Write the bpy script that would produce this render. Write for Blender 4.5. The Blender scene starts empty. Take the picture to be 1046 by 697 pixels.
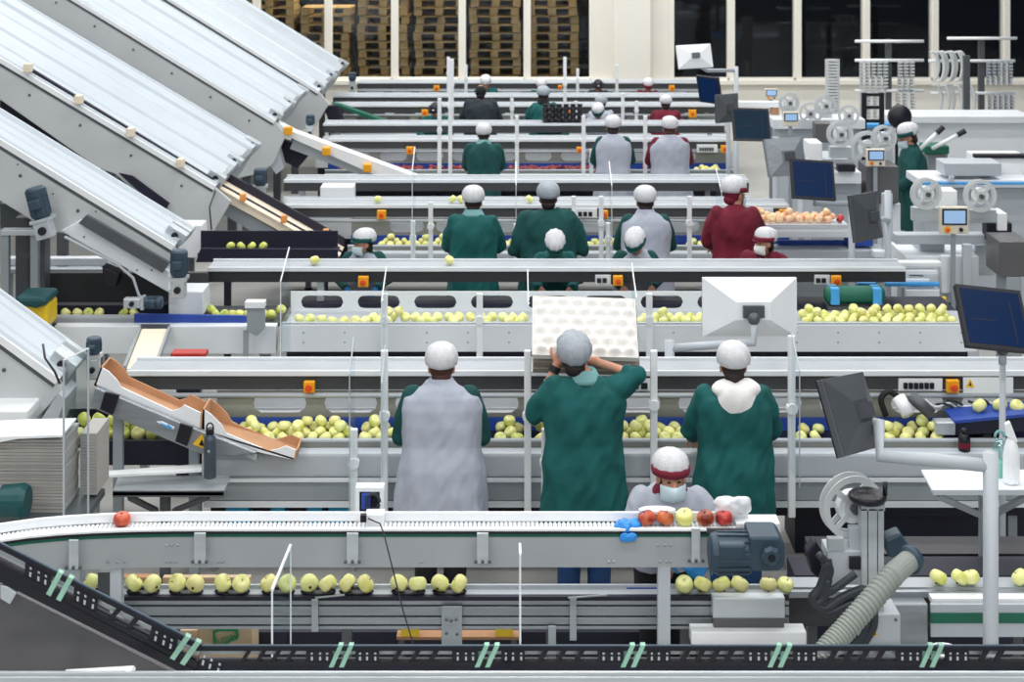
import bpy, bmesh, math, random
from mathutils import Vector, Matrix, noise
random.seed(7)
V = Vector
PI = math.pi
SC = bpy.context.scene
COL = SC.collection

# ------------------------------------------------------------------ camera, light, exposure
FPX, HC, YH, CX = 1600.0, 4.4, -104.0, 523.0     # focal length in pixels (1046 wide), camera height, horizon row, centre column
cam = bpy.data.objects.new('camera', bpy.data.cameras.new('camera'))
COL.objects.link(cam)
cam.location = (0, 0, HC)
cam.rotation_euler = (PI / 2, 0, 0)
cam.data.sensor_width = 36.0
cam.data.lens = 36.0 * FPX / 1046.0
cam.data.shift_y = -(348.5 - YH) / 1046.0
cam.data.clip_end = 200
cam.data.dof.use_dof = True
cam.data.dof.focus_distance = 9.2
cam.data.dof.aperture_fstop = 4.5
SC.camera = cam
SC.view_settings.view_transform = 'Standard'
SC.view_settings.look = 'None'
SC.view_settings.gamma = 1.0
SC.view_settings.use_curve_mapping = False
SC.view_settings.exposure = 0.08

world = bpy.data.worlds.new('hall_light')
SC.world = world
world.use_nodes = True
world.node_tree.nodes['Background'].inputs[0].default_value = (0.62, 0.80, 1.0, 1)
world.node_tree.nodes["Background"].inputs[1].default_value = 0.13

def ceiling_or_fill_lamp(x, y, z, sx, sy, power):
    d = bpy.data.lights.new('ceiling_or_fill_lamp', 'AREA')
    d.shape = 'RECTANGLE'; d.size = sx; d.size_y = sy
    d.energy = power; d.color = (1.0, 0.985, 0.96)
    o = bpy.data.objects.new('ceiling_or_fill_lamp', d)
    COL.objects.link(o); o.location = (x, y, z)
for ly in (-5.0, -0.5, 4.0, 8.5, 13.0, 17.5, 22.0, 26.0):  # rows behind the camera are fill, added to brighten front faces
    for lx in (-6.0, 0.0, 6.0):
        ceiling_or_fill_lamp(lx, ly, 8.2 if ly > 0 else 6.5, 4.2, 0.5, (150 if ly < 20 else 205) if ly > 0 else 225)

# ------------------------------------------------------------------ photo pixel -> place in the hall (s = pixels per metre at that distance)
def PX(x, s): return (x - CX) / s
def PZ(y, s): return HC - (y - YH) / s
def PY(s): return FPX / s
def W(x, y, s): return V((PX(x, s), FPX / s, PZ(y, s)))
def XP(px, Y): return (px - CX) * Y / FPX         # x at depth Y of photo column px

# ------------------------------------------------------------------ materials
def lin(c):
    return tuple(((v / 255) / 12.92 if v / 255 <= 0.04045 else ((v / 255 + 0.055) / 1.055) ** 2.4) for v in c)
MATS = {}
def mat(name, rgb, rough=0.5, metal=0.0, var=0.10, nscale=6.0, bump=0.0, bscale=60.0, stretch=None, emit=None, estr=0.0, rand=None, trans=0.0):
    m = bpy.data.materials.new(name); m.use_nodes = True
    nt = m.node_tree; n = nt.nodes; L = nt.links
    b = n['Principled BSDF']
    c = lin(rgb)
    tc = n.new('ShaderNodeTexCoord')
    src = tc.outputs['Object']
    if stretch:
        mp = n.new('ShaderNodeMapping'); mp.inputs['Scale'].default_value = stretch
        L.new(src, mp.inputs['Vector']); src = mp.outputs['Vector']
    nz = n.new('ShaderNodeTexNoise'); nz.inputs['Scale'].default_value = nscale; nz.inputs['Detail'].default_value = 4
    L.new(src, nz.inputs['Vector'])
    rp = n.new('ShaderNodeValToRGB')
    rp.color_ramp.elements[0].position = 0.3; rp.color_ramp.elements[1].position = 0.7
    rp.color_ramp.elements[0].color = tuple(v * (1 - var) for v in c) + (1,)
    rp.color_ramp.elements[1].color = tuple(min(1, v * (1 + var)) for v in c) + (1,)
    L.new(nz.outputs['Fac'], rp.inputs['Fac'])
    col = rp.outputs['Color']
    if rand:                                     # each object its own tint
        oi = n.new('ShaderNodeObjectInfo'); r2 = n.new('ShaderNodeValToRGB')
        els = r2.color_ramp.elements
        for i, rc in enumerate(rand):
            e = els[i] if i < 2 else els.new(i / (len(rand) - 1))
            e.color = lin(rc) + (1,)
        for i in range(len(rand)): els[i].position = i / (len(rand) - 1)
        L.new(oi.outputs['Random'], r2.inputs['Fac'])
        mx = n.new('ShaderNodeMixRGB'); mx.inputs['Fac'].default_value = 0.6
        L.new(col, mx.inputs['Color1']); L.new(r2.outputs['Color'], mx.inputs['Color2']); col = mx.outputs['Color']
    L.new(col, b.inputs['Base Color'])
    b.inputs['Roughness'].default_value = rough
    b.inputs['Metallic'].default_value = metal
    if trans: b.inputs['Transmission Weight'].default_value = trans
    if emit:
        b.inputs['Emission Color'].default_value = lin(emit) + (1,)
        b.inputs['Emission Strength'].default_value = estr
    if bump:
        nb = n.new('ShaderNodeTexNoise'); nb.inputs['Scale'].default_value = bscale; nb.inputs['Detail'].default_value = 5
        L.new(src, nb.inputs['Vector'])
        bp = n.new('ShaderNodeBump'); bp.inputs['Strength'].default_value = bump; bp.inputs['Distance'].default_value = 0.01
        L.new(nb.outputs['Fac'], bp.inputs['Height']); L.new(bp.outputs['Normal'], b.inputs['Normal'])
    MATS[name] = m
    return m
mat('white_paint', (226, 231, 236), 0.4, 0, 0.04, 2)
mat('plate_grey', (196, 200, 202), 0.45, 0, 0.04, 2)
mat('frame_grey', (164, 169, 174), 0.45, 0.1, 0.05, 2)
mat('cover_grey', (190, 199, 207), 0.45, 0, 0.04, 2)
mat('pale_grey_paint', (182, 189, 196), 0.45, 0, 0.05, 2)
mat('grey_paint', (150, 158, 164), 0.5, 0, 0.06, 2)
mat('beige_grey_paint', (150, 152, 146), 0.5, 0, 0.06, 2)
mat('aluminium', (196, 203, 208), 0.38, 0.45, 0.06, 3, stretch=(1, 8, 8))
mat('steel', (150, 156, 162), 0.36, 0.45, 0.10, 3, stretch=(1, 10, 10))
mat('dark_face', (46, 47, 52), 0.6, 0.1, 0.12, 3)
mat('dark_steel', (88, 92, 97), 0.4, 0.3, 0.12, 3)
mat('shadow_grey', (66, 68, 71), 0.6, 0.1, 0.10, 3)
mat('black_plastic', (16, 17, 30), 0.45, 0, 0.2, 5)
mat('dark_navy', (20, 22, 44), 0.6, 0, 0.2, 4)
mat('black_rubber', (24, 25, 30), 0.7, 0, 0.2, 8)
mat('white_plastic', (240, 243, 246), 0.35, 0, 0.02, 4)
mat('white_film', (232, 236, 240), 0.3, 0, 0.04, 6, bump=0.6, bscale=30)
mat('teal_coat', (4, 88, 87), 0.85, 0, 0.14, 7, bump=0.25, bscale=300)
mat('dark_green_coat', (5, 72, 70), 0.85, 0, 0.14, 7, bump=0.25, bscale=300)
mat('burgundy_cloth', (112, 18, 44), 0.85, 0, 0.14, 7, bump=0.25, bscale=300)
mat('grey_vest_cloth', (172, 178, 192), 0.9, 0, 0.07, 7, bump=0.25, bscale=300)
mat('dark_jacket', (38, 48, 56), 0.85, 0, 0.14, 7)
mat('black_trousers', (17, 19, 26), 0.85, 0, 0.15, 8)
mat('blue_denim', (30, 66, 112), 0.9, 0, 0.2, 12)
mat('white_cloth', (236, 234, 232), 0.85, 0, 0.05, 9)
mat('hairnet_white', (214, 215, 219), 0.8, 0, 0.07, 30, bump=0.5, bscale=90)
mat('hairnet_grey', (164, 171, 180), 0.8, 0, 0.10, 30, bump=0.5, bscale=90)
mat('light_collar', (120, 168, 170), 0.8)
mat('skin', (196, 142, 116), 0.55, 0, 0.06, 10)
mat('dark_hair', (34, 20, 18), 0.6, 0, 0.2, 40)
mat('red_hair', (70, 34, 26), 0.6, 0, 0.2, 40)
mat('eye_dark', (30, 22, 22), 0.3)
mat('mask_blue', (196, 216, 224), 0.8, 0, 0.03, 10)
mat('glove_blue', (40, 140, 222), 0.45, 0, 0.08, 14)
mat('belt_blue', (38, 74, 164), 0.5, 0, 0.10, 5)
mat('belt_grey', (170, 176, 182), 0.55, 0, 0.06, 4)
mat('belt_cream', (236, 222, 200), 0.6, 0, 0.05, 4)
mat('green_strip', (16, 98, 78), 0.5, 0, 0.1, 5)
mat('estop_yellow', (240, 168, 20), 0.45, 0, 0.05, 6)
mat('estop_red', (226, 78, 30), 0.4)
mat('yellow', (244, 206, 40), 0.45)
mat('orange', (238, 160, 90), 0.5)
mat('motor_blue', (52, 72, 88), 0.45, 0.1, 0.12, 6)
mat('cardboard', (190, 144, 108), 0.85, 0, 0.08, 8)
mat('cardboard_light', (206, 182, 150), 0.85, 0, 0.06, 8)
mat('grey_board', (166, 164, 160), 0.9, 0, 0.2, 20, stretch=(0.3, 0.3, 12))
mat('pulp_white', (238, 236, 232), 0.9, 0, 0.03, 20, bump=0.4, bscale=120)
mat('pulp_grey', (150, 142, 132), 0.9, 0, 0.08, 20, bump=0.4, bscale=120)
mat('pallet_wood', (186, 156, 104), 0.8, 0, 0.25, 6)
mat('wall_cream', (234, 230, 220), 0.7, 0, 0.03, 1)
mat('floor_epoxy', (176, 176, 172), 0.55, 0, 0.08, 1.2)
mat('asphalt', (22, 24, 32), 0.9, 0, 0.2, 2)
mat('hose_grey', (150, 156, 150), 0.6, 0, 0.06, 10)
mat('cable_dark', (44, 50, 58), 0.5, 0, 0.1, 10)
mat('box_grey', (98, 98, 101), 0.4, 0.3, 0.06, 4)
mat('screen_blue', (4, 20, 40), 0.35, 0, 0.35, 2.2, emit=(2, 40, 88), estr=0.5)
mat('screen_teal', (6, 22, 34), 0.35, 0, 0.35, 2.2, emit=(8, 46, 70), estr=0.45)
mat('screen_pale', (150, 176, 204), 0.2, 0, 0.05, 3, emit=(120, 160, 205), estr=0.5)
mat('hmi_beige', (222, 214, 196), 0.5)
mat('bottle_grey', (72, 84, 94), 0.4, 0.2, 0.06, 6)
mat('bag_teal', (8, 74, 78), 0.5, 0, 0.1, 12)
mat('crate_blue', (24, 150, 190), 0.5)
mat('logo_green', (34, 140, 84), 0.6)
mat('warning_yellow', (246, 196, 30), 0.5)
mat('red_paint', (180, 44, 36), 0.5)
mat('sky_blue', (70, 160, 226), 0.5)
mat('apple_stem', (70, 52, 28), 0.8)
mat('liquid_green', (150, 214, 200), 0.3, trans=0.3)
mat('strap_green', (150, 196, 176), 0.5, 0, 0.1, 8)
mat('reel_plastic', (206, 210, 212), 0.35, 0, 0.04, 5)
for k_ in ('screen_blue', 'screen_teal'): MATS[k_].node_tree.nodes['Principled BSDF'].inputs['Specular IOR Level'].default_value = 0.12
def apple_mat(name, stops, spots):
    m = bpy.data.materials.new(name); m.use_nodes = True
    nt = m.node_tree; n = nt.nodes; L = nt.links; b = n['Principled BSDF']
    tc = n.new('ShaderNodeTexCoord'); oi = n.new('ShaderNodeObjectInfo')
    nz = n.new('ShaderNodeTexNoise'); nz.noise_dimensions = '4D'; nz.inputs['Scale'].default_value = 14; nz.inputs['Detail'].default_value = 3
    mu = n.new('ShaderNodeMath'); mu.operation = 'MULTIPLY'; mu.inputs[1].default_value = 50
    L.new(oi.outputs['Random'], mu.inputs[0]); L.new(mu.outputs[0], nz.inputs['W'])
    L.new(tc.outputs['Object'], nz.inputs['Vector'])
    r = n.new('ShaderNodeValToRGB'); els = r.color_ramp.elements
    for i, (p, c) in enumerate(stops):
        e = els[i] if i < 2 else els.new(p)
        e.color = lin(c) + (1,)
    for i, (p, c) in enumerate(stops): els[i].position = p
    L.new(nz.outputs['Fac'], r.inputs['Fac'])
    hs = n.new('ShaderNodeHueSaturation')
    ma = n.new('ShaderNodeMath'); ma.operation = 'MULTIPLY_ADD'; ma.inputs[1].default_value = 0.03; ma.inputs[2].default_value = 0.485
    L.new(oi.outputs['Random'], ma.inputs[0]); L.new(ma.outputs[0], hs.inputs['Hue'])
    L.new(r.outputs['Color'], hs.inputs['Color']); L.new(hs.outputs['Color'], b.inputs['Base Color'])
    b.inputs['Roughness'].default_value = 0.35
    MATS[name] = m
apple_mat('apple_yellow', [(0.3, (214, 220, 100)), (0.5, (232, 234, 142)), (0.7, (242, 240, 166))], 0)
apple_mat('apple_green', [(0.3, (150, 170, 52)), (0.5, (190, 202, 84)), (0.7, (216, 220, 118))], 0)
apple_mat('apple_red', [(0.38, (120, 6, 18)), (0.58, (168, 20, 26)), (0.85, (214, 100, 66))], 0)
apple_mat('apple_dark_red', [(0.3, (60, 6, 18)), (0.5, (96, 12, 28)), (0.72, (140, 34, 40))], 0)
apple_mat('apple_pink', [(0.3, (226, 100, 74)), (0.5, (238, 160, 126)), (0.72, (246, 222, 176))], 0)

def clear_mat(name, tint, gloss, rough=0.04):
    m = bpy.data.materials.new(name); m.use_nodes = True
    nt = m.node_tree; n = nt.nodes; L = nt.links
    n.remove(n['Principled BSDF'])
    t = n.new('ShaderNodeBsdfTransparent'); t.inputs['Color'].default_value = tint + (1,)
    g = n.new('ShaderNodeBsdfGlossy'); g.inputs['Roughness'].default_value = rough; g.inputs['Color'].default_value = (0.9, 0.95, 1, 1)
    tc = n.new('ShaderNodeTexCoord'); nz = n.new('ShaderNodeTexNoise'); nz.inputs['Scale'].default_value = 3
    bp = n.new('ShaderNodeBump'); bp.inputs['Strength'].default_value = 0.03
    L.new(tc.outputs['Object'], nz.inputs['Vector']); L.new(nz.outputs['Fac'], bp.inputs['Height']); L.new(bp.outputs['Normal'], g.inputs['Normal'])
    mx = n.new('ShaderNodeMixShader')
    mx.inputs['Fac'].default_value = gloss; L.new(t.outputs[0], mx.inputs[1]); L.new(g.outputs[0], mx.inputs[2])
    L.new(mx.outputs[0], n['Material Output'].inputs['Surface'])
    MATS[name] = m
clear_mat('clear_acrylic', (0.93, 0.96, 0.97), 0.06)
clear_mat('window_glass', (0.62, 0.66, 0.72), 0.03)
clear_mat('clear_bottle', (0.72, 0.90, 0.88), 0.15)

# ------------------------------------------------------------------ mesh builder
def world_of(o):
    p = V((0, 0, 0))
    while o: p += o.location; o = o.parent
    return p
class MB:
    def __init__(self): self.bm = bmesh.new()
    def _quad(self, vs):
        try: self.bm.faces.new(vs)
        except ValueError: pass
    def box(self, x0, x1, y0, y1, z0, z1):
        vs = [self.bm.verts.new(p) for p in ((x0,y0,z0),(x1,y0,z0),(x1,y1,z0),(x0,y1,z0),(x0,y0,z1),(x1,y0,z1),(x1,y1,z1),(x0,y1,z1))]
        for f in ((3,2,1,0),(4,5,6,7),(0,1,5,4),(1,2,6,5),(2,3,7,6),(3,0,4,7)): self._quad([vs[i] for i in f])
        return self
    def fb(self, x0, y0, x1, y1, s, d):           # box whose front face fills photo rect (x0,y0)-(x1,y1) at distance FPX/s
        return self.box(PX(x0, s), PX(x1, s), PY(s), PY(s) + d, PZ(y1, s), PZ(y0, s))
    def prism(self, pts, off):
        off = V(off)
        a = [self.bm.verts.new(p) for p in pts]; b = [self.bm.verts.new(V(p) + off) for p in pts]
        n = len(a)
        self._quad(a); self._quad(b[::-1])
        for i in range(n): self._quad([a[i], b[i], b[(i+1) % n], a[(i+1) % n]])
        return self
    def fp(self, pix, s, d):                      # prism whose front outline is a photo polygon at distance FPX/s
        return self.prism([W(x, y, s) for x, y in pix], (0, d, 0))
    def loft(self, rings, caps=True):
        R = [[self.bm.verts.new(p) for p in r] for r in rings]
        n = len(R[0])
        for a, b in zip(R[:-1], R[1:]):
            for i in range(n): self._quad([a[i], a[(i+1) % n], b[(i+1) % n], b[i]])
        if caps: self._quad(R[0][::-1]); self._quad(R[-1])
        return self
    def tube(self, pts, r, n=8, caps=True):
        pts = [V(p) for p in pts]
        rs = r if isinstance(r, (list, tuple)) else [r] * len(pts)
        rings = []; up = None
        for i, p in enumerate(pts):
            d = (pts[min(i+1, len(pts)-1)] - pts[max(i-1, 0)])
            if d.length < 1e-9: d = V((0, 0, 1))
            d.normalize()
            if up is None: up = V((0, 0, 1)) if abs(d.z) < 0.9 else V((1, 0, 0))
            u = d.cross(up)
            if u.length < 1e-6: u = d.orthogonal()
            u.normalize(); v = u.cross(d).normalized(); up = v
            rings.append([p + (u * math.cos(2*PI*k/n) + v * math.sin(2*PI*k/n)) * rs[i] for k in range(n)])
        return self.loft(rings, caps)
    def cyl(self, a, b, r, n=16): return self.tube([a, b], r, n)
    def bar(self, a, b, w, h):                    # square bar from a to b
        a, b = V(a), V(b); d = (b - a).normalized()
        up = V((0, 1, 0)) if abs(d.y) < 0.9 else V((0, 0, 1))
        u = d.cross(up).normalized(); v = u.cross(d).normalized()
        f = lambda p: [p + u*w/2 + v*h/2, p - u*w/2 + v*h/2, p - u*w/2 - v*h/2, p + u*w/2 - v*h/2]
        return self.loft([f(a), f(b)])
    def ell(self, c, rx, ry, rz, n=16, m=10, M=None):
        c = V(c); rings = []
        for j in range(1, m):
            t = PI * j / m
            ring = []
            for i in range(n):
                a = 2*PI*i/n
                p = V((rx*math.sin(t)*math.cos(a), ry*math.sin(t)*math.sin(a), -rz*math.cos(t)))
                ring.append(c + (M @ p if M else p))
            rings.append(ring)
        R = [[self.bm.verts.new(p) for p in r] for r in rings]
        for a, b in zip(R[:-1], R[1:]):
            for i in range(n): self._quad([a[i], a[(i+1) % n], b[(i+1) % n], b[i]])
        p0 = V((0, 0, -rz)); p1 = V((0, 0, rz))
        lo = self.bm.verts.new(c + (M @ p0 if M else p0)); hi = self.bm.verts.new(c + (M @ p1 if M else p1))
        for i in range(n):
            self._quad([lo, R[0][(i+1) % n], R[0][i]]); self._quad([hi, R[-1][i], R[-1][(i+1) % n]])
        return self
    def lathe(self, prof, o, axis='z', n=20):     # prof: (radius, height) pairs from o along axis
        o = V(o); rings = []
        for r, h in prof:
            ring = []
            for i in range(n):
                a = 2*PI*i/n; c, s_ = math.cos(a)*max(r, 1e-4), math.sin(a)*max(r, 1e-4)
                ring.append(o + {'z': V((c, s_, h)), 'y': V((c, h, -s_)), 'x': V((h, c, s_))}[axis])
            rings.append(ring)
        return self.loft(rings)
    def ringplate(self, c, r0, r1, d, n=32, a0=0, a1=2*PI):   # flat ring, axis y, thickness d
        c = V(c); full = abs(a1 - a0 - 2*PI) < 1e-6
        rings = []
        k = n if full else n + 1
        for i in range(k):
            a = a0 + (a1 - a0) * i / n
            e = V((math.cos(a), 0, math.sin(a)))
            rings.append([c + e*r0, c + e*r1, c + e*r1 + V((0,d,0)), c + e*r0 + V((0,d,0))])
        if full: rings.append(rings[0])
        return self.loft(rings, not full)
    def build(self, name, m, parent=None, smooth=False, bevel=0.0, local=False, label=None, M=None):
        bm = self.bm
        bmesh.ops.remove_doubles(bm, verts=bm.verts[:], dist=1e-6)
        bmesh.ops.recalc_face_normals(bm, faces=bm.faces[:])
        me = bpy.data.meshes.new(name)
        loc = V((0, 0, 0))
        if not local:
            if parent: base = world_of(parent)
            else:
                xs = [v.co.x for v in bm.verts]; ys = [v.co.y for v in bm.verts]; zs = [v.co.z for v in bm.verts]
                base = V(((min(xs)+max(xs))/2, (min(ys)+max(ys))/2, min(zs))); loc = base
            for v in bm.verts: v.co -= base
        bm.to_mesh(me); bm.free()
        if smooth:
            for p in me.polygons: p.use_smooth = True
        me.materials.append(MATS[m] if isinstance(m, str) else m)
        o = bpy.data.objects.new(name, me); COL.objects.link(o)
        o.location = loc
        if parent: o.parent = parent
        if M is not None: o.matrix_local = M
        if bevel:
            bv = o.modifiers.new('bevel', 'BEVEL'); bv.width = bevel; bv.segments = 2; bv.limit_method = 'ANGLE'
        if label: o['label'] = label
        return o
def tag(o, label, cat, group=None):
    o['label'] = label; o['category'] = cat
    if group: o['group'] = group
    return o
def thing(name, label, cat, loc, group=None, rz=0):
    o = bpy.data.objects.new(name, None); COL.objects.link(o)
    o.location = loc; o.rotation_euler = (0, 0, rz); o.empty_display_size = 0.1
    return tag(o, label, cat, group)
def structure(o):
    o['kind'] = 'structure'; return o
def stuff(o, label, cat):
    o['kind'] = 'stuff'; o['label'] = label; o['category'] = cat; return o
def dup(o, parent=None):
    c = o.copy(); COL.objects.link(c)
    if parent: c.parent = parent
    for ch in list(o.children): dup(ch, c)
    return c
def remesh(o, voxel, smooth=3, fold=0.0, seed=0):
    md = o.modifiers.new('r', 'REMESH'); md.mode = 'VOXEL'; md.voxel_size = voxel; md.use_smooth_shade = True
    if smooth:
        sm = o.modifiers.new('s', 'SMOOTH'); sm.iterations = smooth; sm.factor = 0.5
    dg = bpy.context.evaluated_depsgraph_get()
    me = bpy.data.meshes.new_from_object(o.evaluated_get(dg))
    o.modifiers.clear(); old = o.data; o.data = me; bpy.data.meshes.remove(old)
    if fold:
        so = V((seed * 3.7, seed * 1.3, seed * 2.1))
        nr = [v.normal.copy() for v in me.vertices]
        for v, nn in zip(me.vertices, nr):
            p = v.co
            f = noise.noise(V((p.x*9 + p.z*2, p.y*9, p.z*3.2)) + so) * fold + noise.noise(V((p.x*20 - p.z*7, p.y*20, p.z*9)) + so) * fold * 0.4
            v.co = p + nn * f
    for p in me.polygons: p.use_smooth = True
    return o
def text_part(txt, size, m, parent, M, depth=0.002, name='lettering'):
    cu = bpy.data.curves.new(name, 'FONT'); cu.body = txt; cu.size = size; cu.extrude = depth; cu.align_x = 'CENTER'; cu.align_y = 'CENTER'
    t = bpy.data.objects.new(name, cu); COL.objects.link(t)
    dg = bpy.context.evaluated_depsgraph_get()
    me = bpy.data.meshes.new_from_object(t.evaluated_get(dg))
    bpy.data.objects.remove(t)
    me.materials.clear(); me.materials.append(MATS[m])
    o = bpy.data.objects.new(name, me); COL.objects.link(o)
    o.parent = parent; o.matrix_local = M
    return o
def mtx(loc, rx=0, ry=0, rz=0):
    return Matrix.Translation(V(loc)) @ Matrix.Rotation(rz, 4, 'Z') @ Matrix.Rotation(ry, 4, 'Y') @ Matrix.Rotation(rx, 4, 'X')
# ------------------------------------------------------------------ the hall: floor, window wall, what lies beyond the glass
structure(MB().box(-14, 14, 2.5, 28.6, -0.1, 0).build('floor', 'floor_epoxy'))
SW = 56.0; YW = PY(SW)
sill = PZ(82, SW)
def wx(p): return PX(p, SW)
b = MB()
b.box(-14, 14, YW, YW + 0.25, 0, sill)                                   # below the windows
b.box(-14, 14, YW, YW + 0.25, 3.6, 5.0)
b.box(wx(604), wx(683), YW, YW + 0.25, sill, 3.6)
b.box(-14, wx(120), YW, YW + 0.25, sill, 3.6)
structure(b.build('wall_back', 'wall_cream'))
structure(MB().box(wx(626), wx(664), YW - 0.22, YW + 0.05, 0, 5).build('trim_1', 'wall_cream', bevel=0.02))   # wall column
structure(MB().box(-14, 14, YW - 0.1, YW + 0.02, sill - 0.07, sill).build('trim_2', 'wall_cream'))           # window sill
mull = [130, 196, 259.5, 333, 401, 470, 536.5, 604]
mullr = [683, 745, 813, 883, 953, 1026, 1098]
k = 1
for lst in (mull, mullr):
    for i in range(len(lst) - 1):
        g = structure(MB().box(wx(lst[i]), wx(lst[i+1]), YW + 0.12, YW + 0.13, sill, 3.6).build('window_%d' % k, 'window_glass'))
        x = lst[i+1]
        f = MB().box(wx(lst[i]), wx(lst[i]) + 0.10, YW - 0.02, YW + 0.2, sill, 3.6)
        f.box(wx(lst[i+1]) - 0.03, wx(lst[i+1]), YW, YW + 0.2, sill, 3.6).box(wx(lst[i]), wx(lst[i+1]), YW, YW + 0.2, sill, sill + 0.04)
        f.build('window_frame', 'wall_cream', g)
        k += 1
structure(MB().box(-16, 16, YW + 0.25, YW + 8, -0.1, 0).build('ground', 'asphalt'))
structure(MB().box(-16, 16, YW + 7, YW + 7.3, 0, 6).build('yard_blocker_back', 'asphalt'))  # dark wall added so that less light reaches the pallets
structure(MB().box(-16, 16, YW + 0.26, YW + 7.3, 4.6, 4.8).build('yard_blocker_top', 'asphalt'))  # roof added out of view to shade the pallets
structure(MB().box(-16.2, -16, YW + 0.26, YW + 7.3, 0, 4.8).build('yard_blocker_left', 'asphalt'))  # side of the added box that dims the yard
structure(MB().box(16, 16.2, YW + 0.26, YW + 7.3, 0, 4.8).build('yard_blocker_right', 'asphalt'))  # opposite side of the same added light-blocking box
def yard_lamp(x):
    d = bpy.data.lights.new('yard_lamp', 'AREA'); d.size = 1.2; d.energy = 300; d.color = (1, 0.86, 0.6)
    o = bpy.data.objects.new('yard_lamp', d); COL.objects.link(o); o.location = (x, YW + 0.75, 4.4)
    o.rotation_euler = (0.35, 0, 0)
yard_lamp(-5); yard_lamp(-2.2); yard_lamp(0.6)
# stacks of pallets beyond the glass
SP = 54.0; YPal = PY(SP); PH = 0.158
def pallet_mesh(w, d):
    m = MB()
    for i in range(5):
        y = -d/2 + i * (d - 0.1) / 4
        m.box(-w/2, w/2, y, y + 0.1, PH - 0.036, PH - 0.012)
    for fx in (-w/2, -0.0725, w/2 - 0.145):
        m.box(fx, fx + 0.145, -d/2, d/2, PH - 0.058, PH - 0.036)
        m.box(fx, fx + 0.145, -d/2, d/2, 0.0, 0.022)
        for y in (-d/2, -0.05, d/2 - 0.1): m.box(fx, fx + 0.145, y, y + 0.1, 0.022, PH - 0.058)
    return m
proto = pallet_mesh(0.93, 0.8).build('wooden_pallet', 'pallet_wood', local=True)
first = True
for (xa, xb, top, lab) in ((271, 303, 3, 'in the leftmost stack outside the hall windows'), (309, 360, 40, 'in the second stack from the left outside the hall windows'),
                      (369, 418, 2, 'in the third stack from the left outside the hall windows'), (426, 474, 2, 'in the fourth stack from the left outside the hall windows'),
                      (480, 531, 0, 'in the fifth stack from the left outside the hall windows'), (542, 587, 0, 'in the stack nearest the cream wall column outside')):
    if xa == 271: xa = 252
    nlay = 17 if top < 10 else 15
    for j in range(nlay):
        o = proto if first else dup(proto); first = False
        o.location = (PX((xa + xb)/2, SP) + random.uniform(-.025, .025), YPal + random.uniform(0, .03), j * PH)
        o.rotation_euler = (0, 0, random.uniform(-.02, .02))
        tag(o, 'wooden pallet ' + lab, 'pallet', 'pallets ' + lab)
# ------------------------------------------------------------------ packing lines
def holed_panel(mb, x0, x1, y, d, z0, z1, cx0, pitch=0.48, hw=0.18, hh=0.065, zc=None):
    zc = (z0 + z1) / 2 if zc is None else zc
    k0 = math.floor((x0 - cx0) / pitch) - 1
    edges = []
    c = cx0 + k0 * pitch
    while c < x1 + pitch:
        a, e = max(c - pitch/2, x0), min(c + pitch/2, x1)
        if e - a > 0.01:
            if c - hw > a + 0.004 and c + hw < e - 0.004:
                angs = set(2*PI*i/28 for i in range(28))
                for px_, pz_ in ((a, z0), (e, z0), (e, z1), (a, z1)): angs.add(math.atan2(pz_ - zc, px_ - c) % (2*PI))
                rings = []
                for t in sorted(angs):
                    ct, st = math.cos(t), math.sin(t)
                    # stadium hole
                    r = hh; L = hw - hh
                    hx = L if ct > 1e-6 else (-L if ct < -1e-6 else 0)
                    best = None
                    if abs(st) > 1e-6:
                        q = hh / abs(st)
                        if abs(q * ct) <= L: best = q
                    if best is None:
                        bq = hx * ct; best = bq + math.sqrt(max(0, bq*bq - (hx*hx - r*r)))
                    qs = []
                    if ct > 1e-9: qs.append((e - c) / ct)
                    if ct < -1e-9: qs.append((a - c) / ct)
                    if st > 1e-9: qs.append((z1 - zc) / st)
                    if st < -1e-9: qs.append((z0 - zc) / st)
                    q = min(qs)
                    i_, o_ = V((c + best*ct, y, zc + best*st)), V((c + q*ct, y, zc + q*st))
                    rings.append([i_, o_, o_ + V((0,d,0)), i_ + V((0,d,0))])
                rings.append(rings[0]); mb.loft(rings, False)
            else: mb.box(a, e, y, y + d, z0, z1)
        c += pitch
    return mb

def estop(line, px, py, s, w=0.075):
    x, y, z = PX(px, s), PY(s), PZ(py, s)
    b = MB().box(x - w/2, x + w/2, y - 0.045, y, z - w/2, z + w/2).build('emergency_stop_box', 'estop_yellow', line, bevel=0.006, label='yellow emergency stop box')
    MB().lathe([(0.0, 0), (0.014, 0), (0.014, -0.015), (0.024, -0.018), (0.024, -0.032), (0.0, -0.036)], (x, y - 0.045, z), 'y', 14).build('button', 'estop_red', b, smooth=False)
def switch_box(line, x0, y0, x1, y1, s, nsw):
    b = MB().fb(x0, y0, x1, y1, s - 0.3, 0.05).build('switch_box', 'white_plastic', line, bevel=0.005, label='white switch box')
    w = (x1 - x0) * 0.72 / nsw
    for i in range(nsw):
        xa = x0 + (x1 - x0) * 0.12 + i * w
        MB().fb(xa, y0 + (y1-y0)*0.38, xa + w*0.72, y0 + (y1-y0)*0.82, s, 0.02).build('switch', 'black_plastic', b)
def posts(line, lst, s, w=0.045):
    for (px, yt, yb) in lst:
        x, y = PX(px, s), PY(s)
        p = MB().box(x - w/2, x + w/2, y - 0.04, y, PZ(yb, s), PZ(yt, s)).build('screen_post', 'white_plastic', line, bevel=0.006)
        MB().cyl((x, y - 0.055, (PZ(yt, s)*0.6 + PZ(yb, s)*0.4)), (x, y, (PZ(yt, s)*0.6 + PZ(yb, s)*0.4)), 0.035, 12).build('clamp', 'white_plastic', p)
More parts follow.
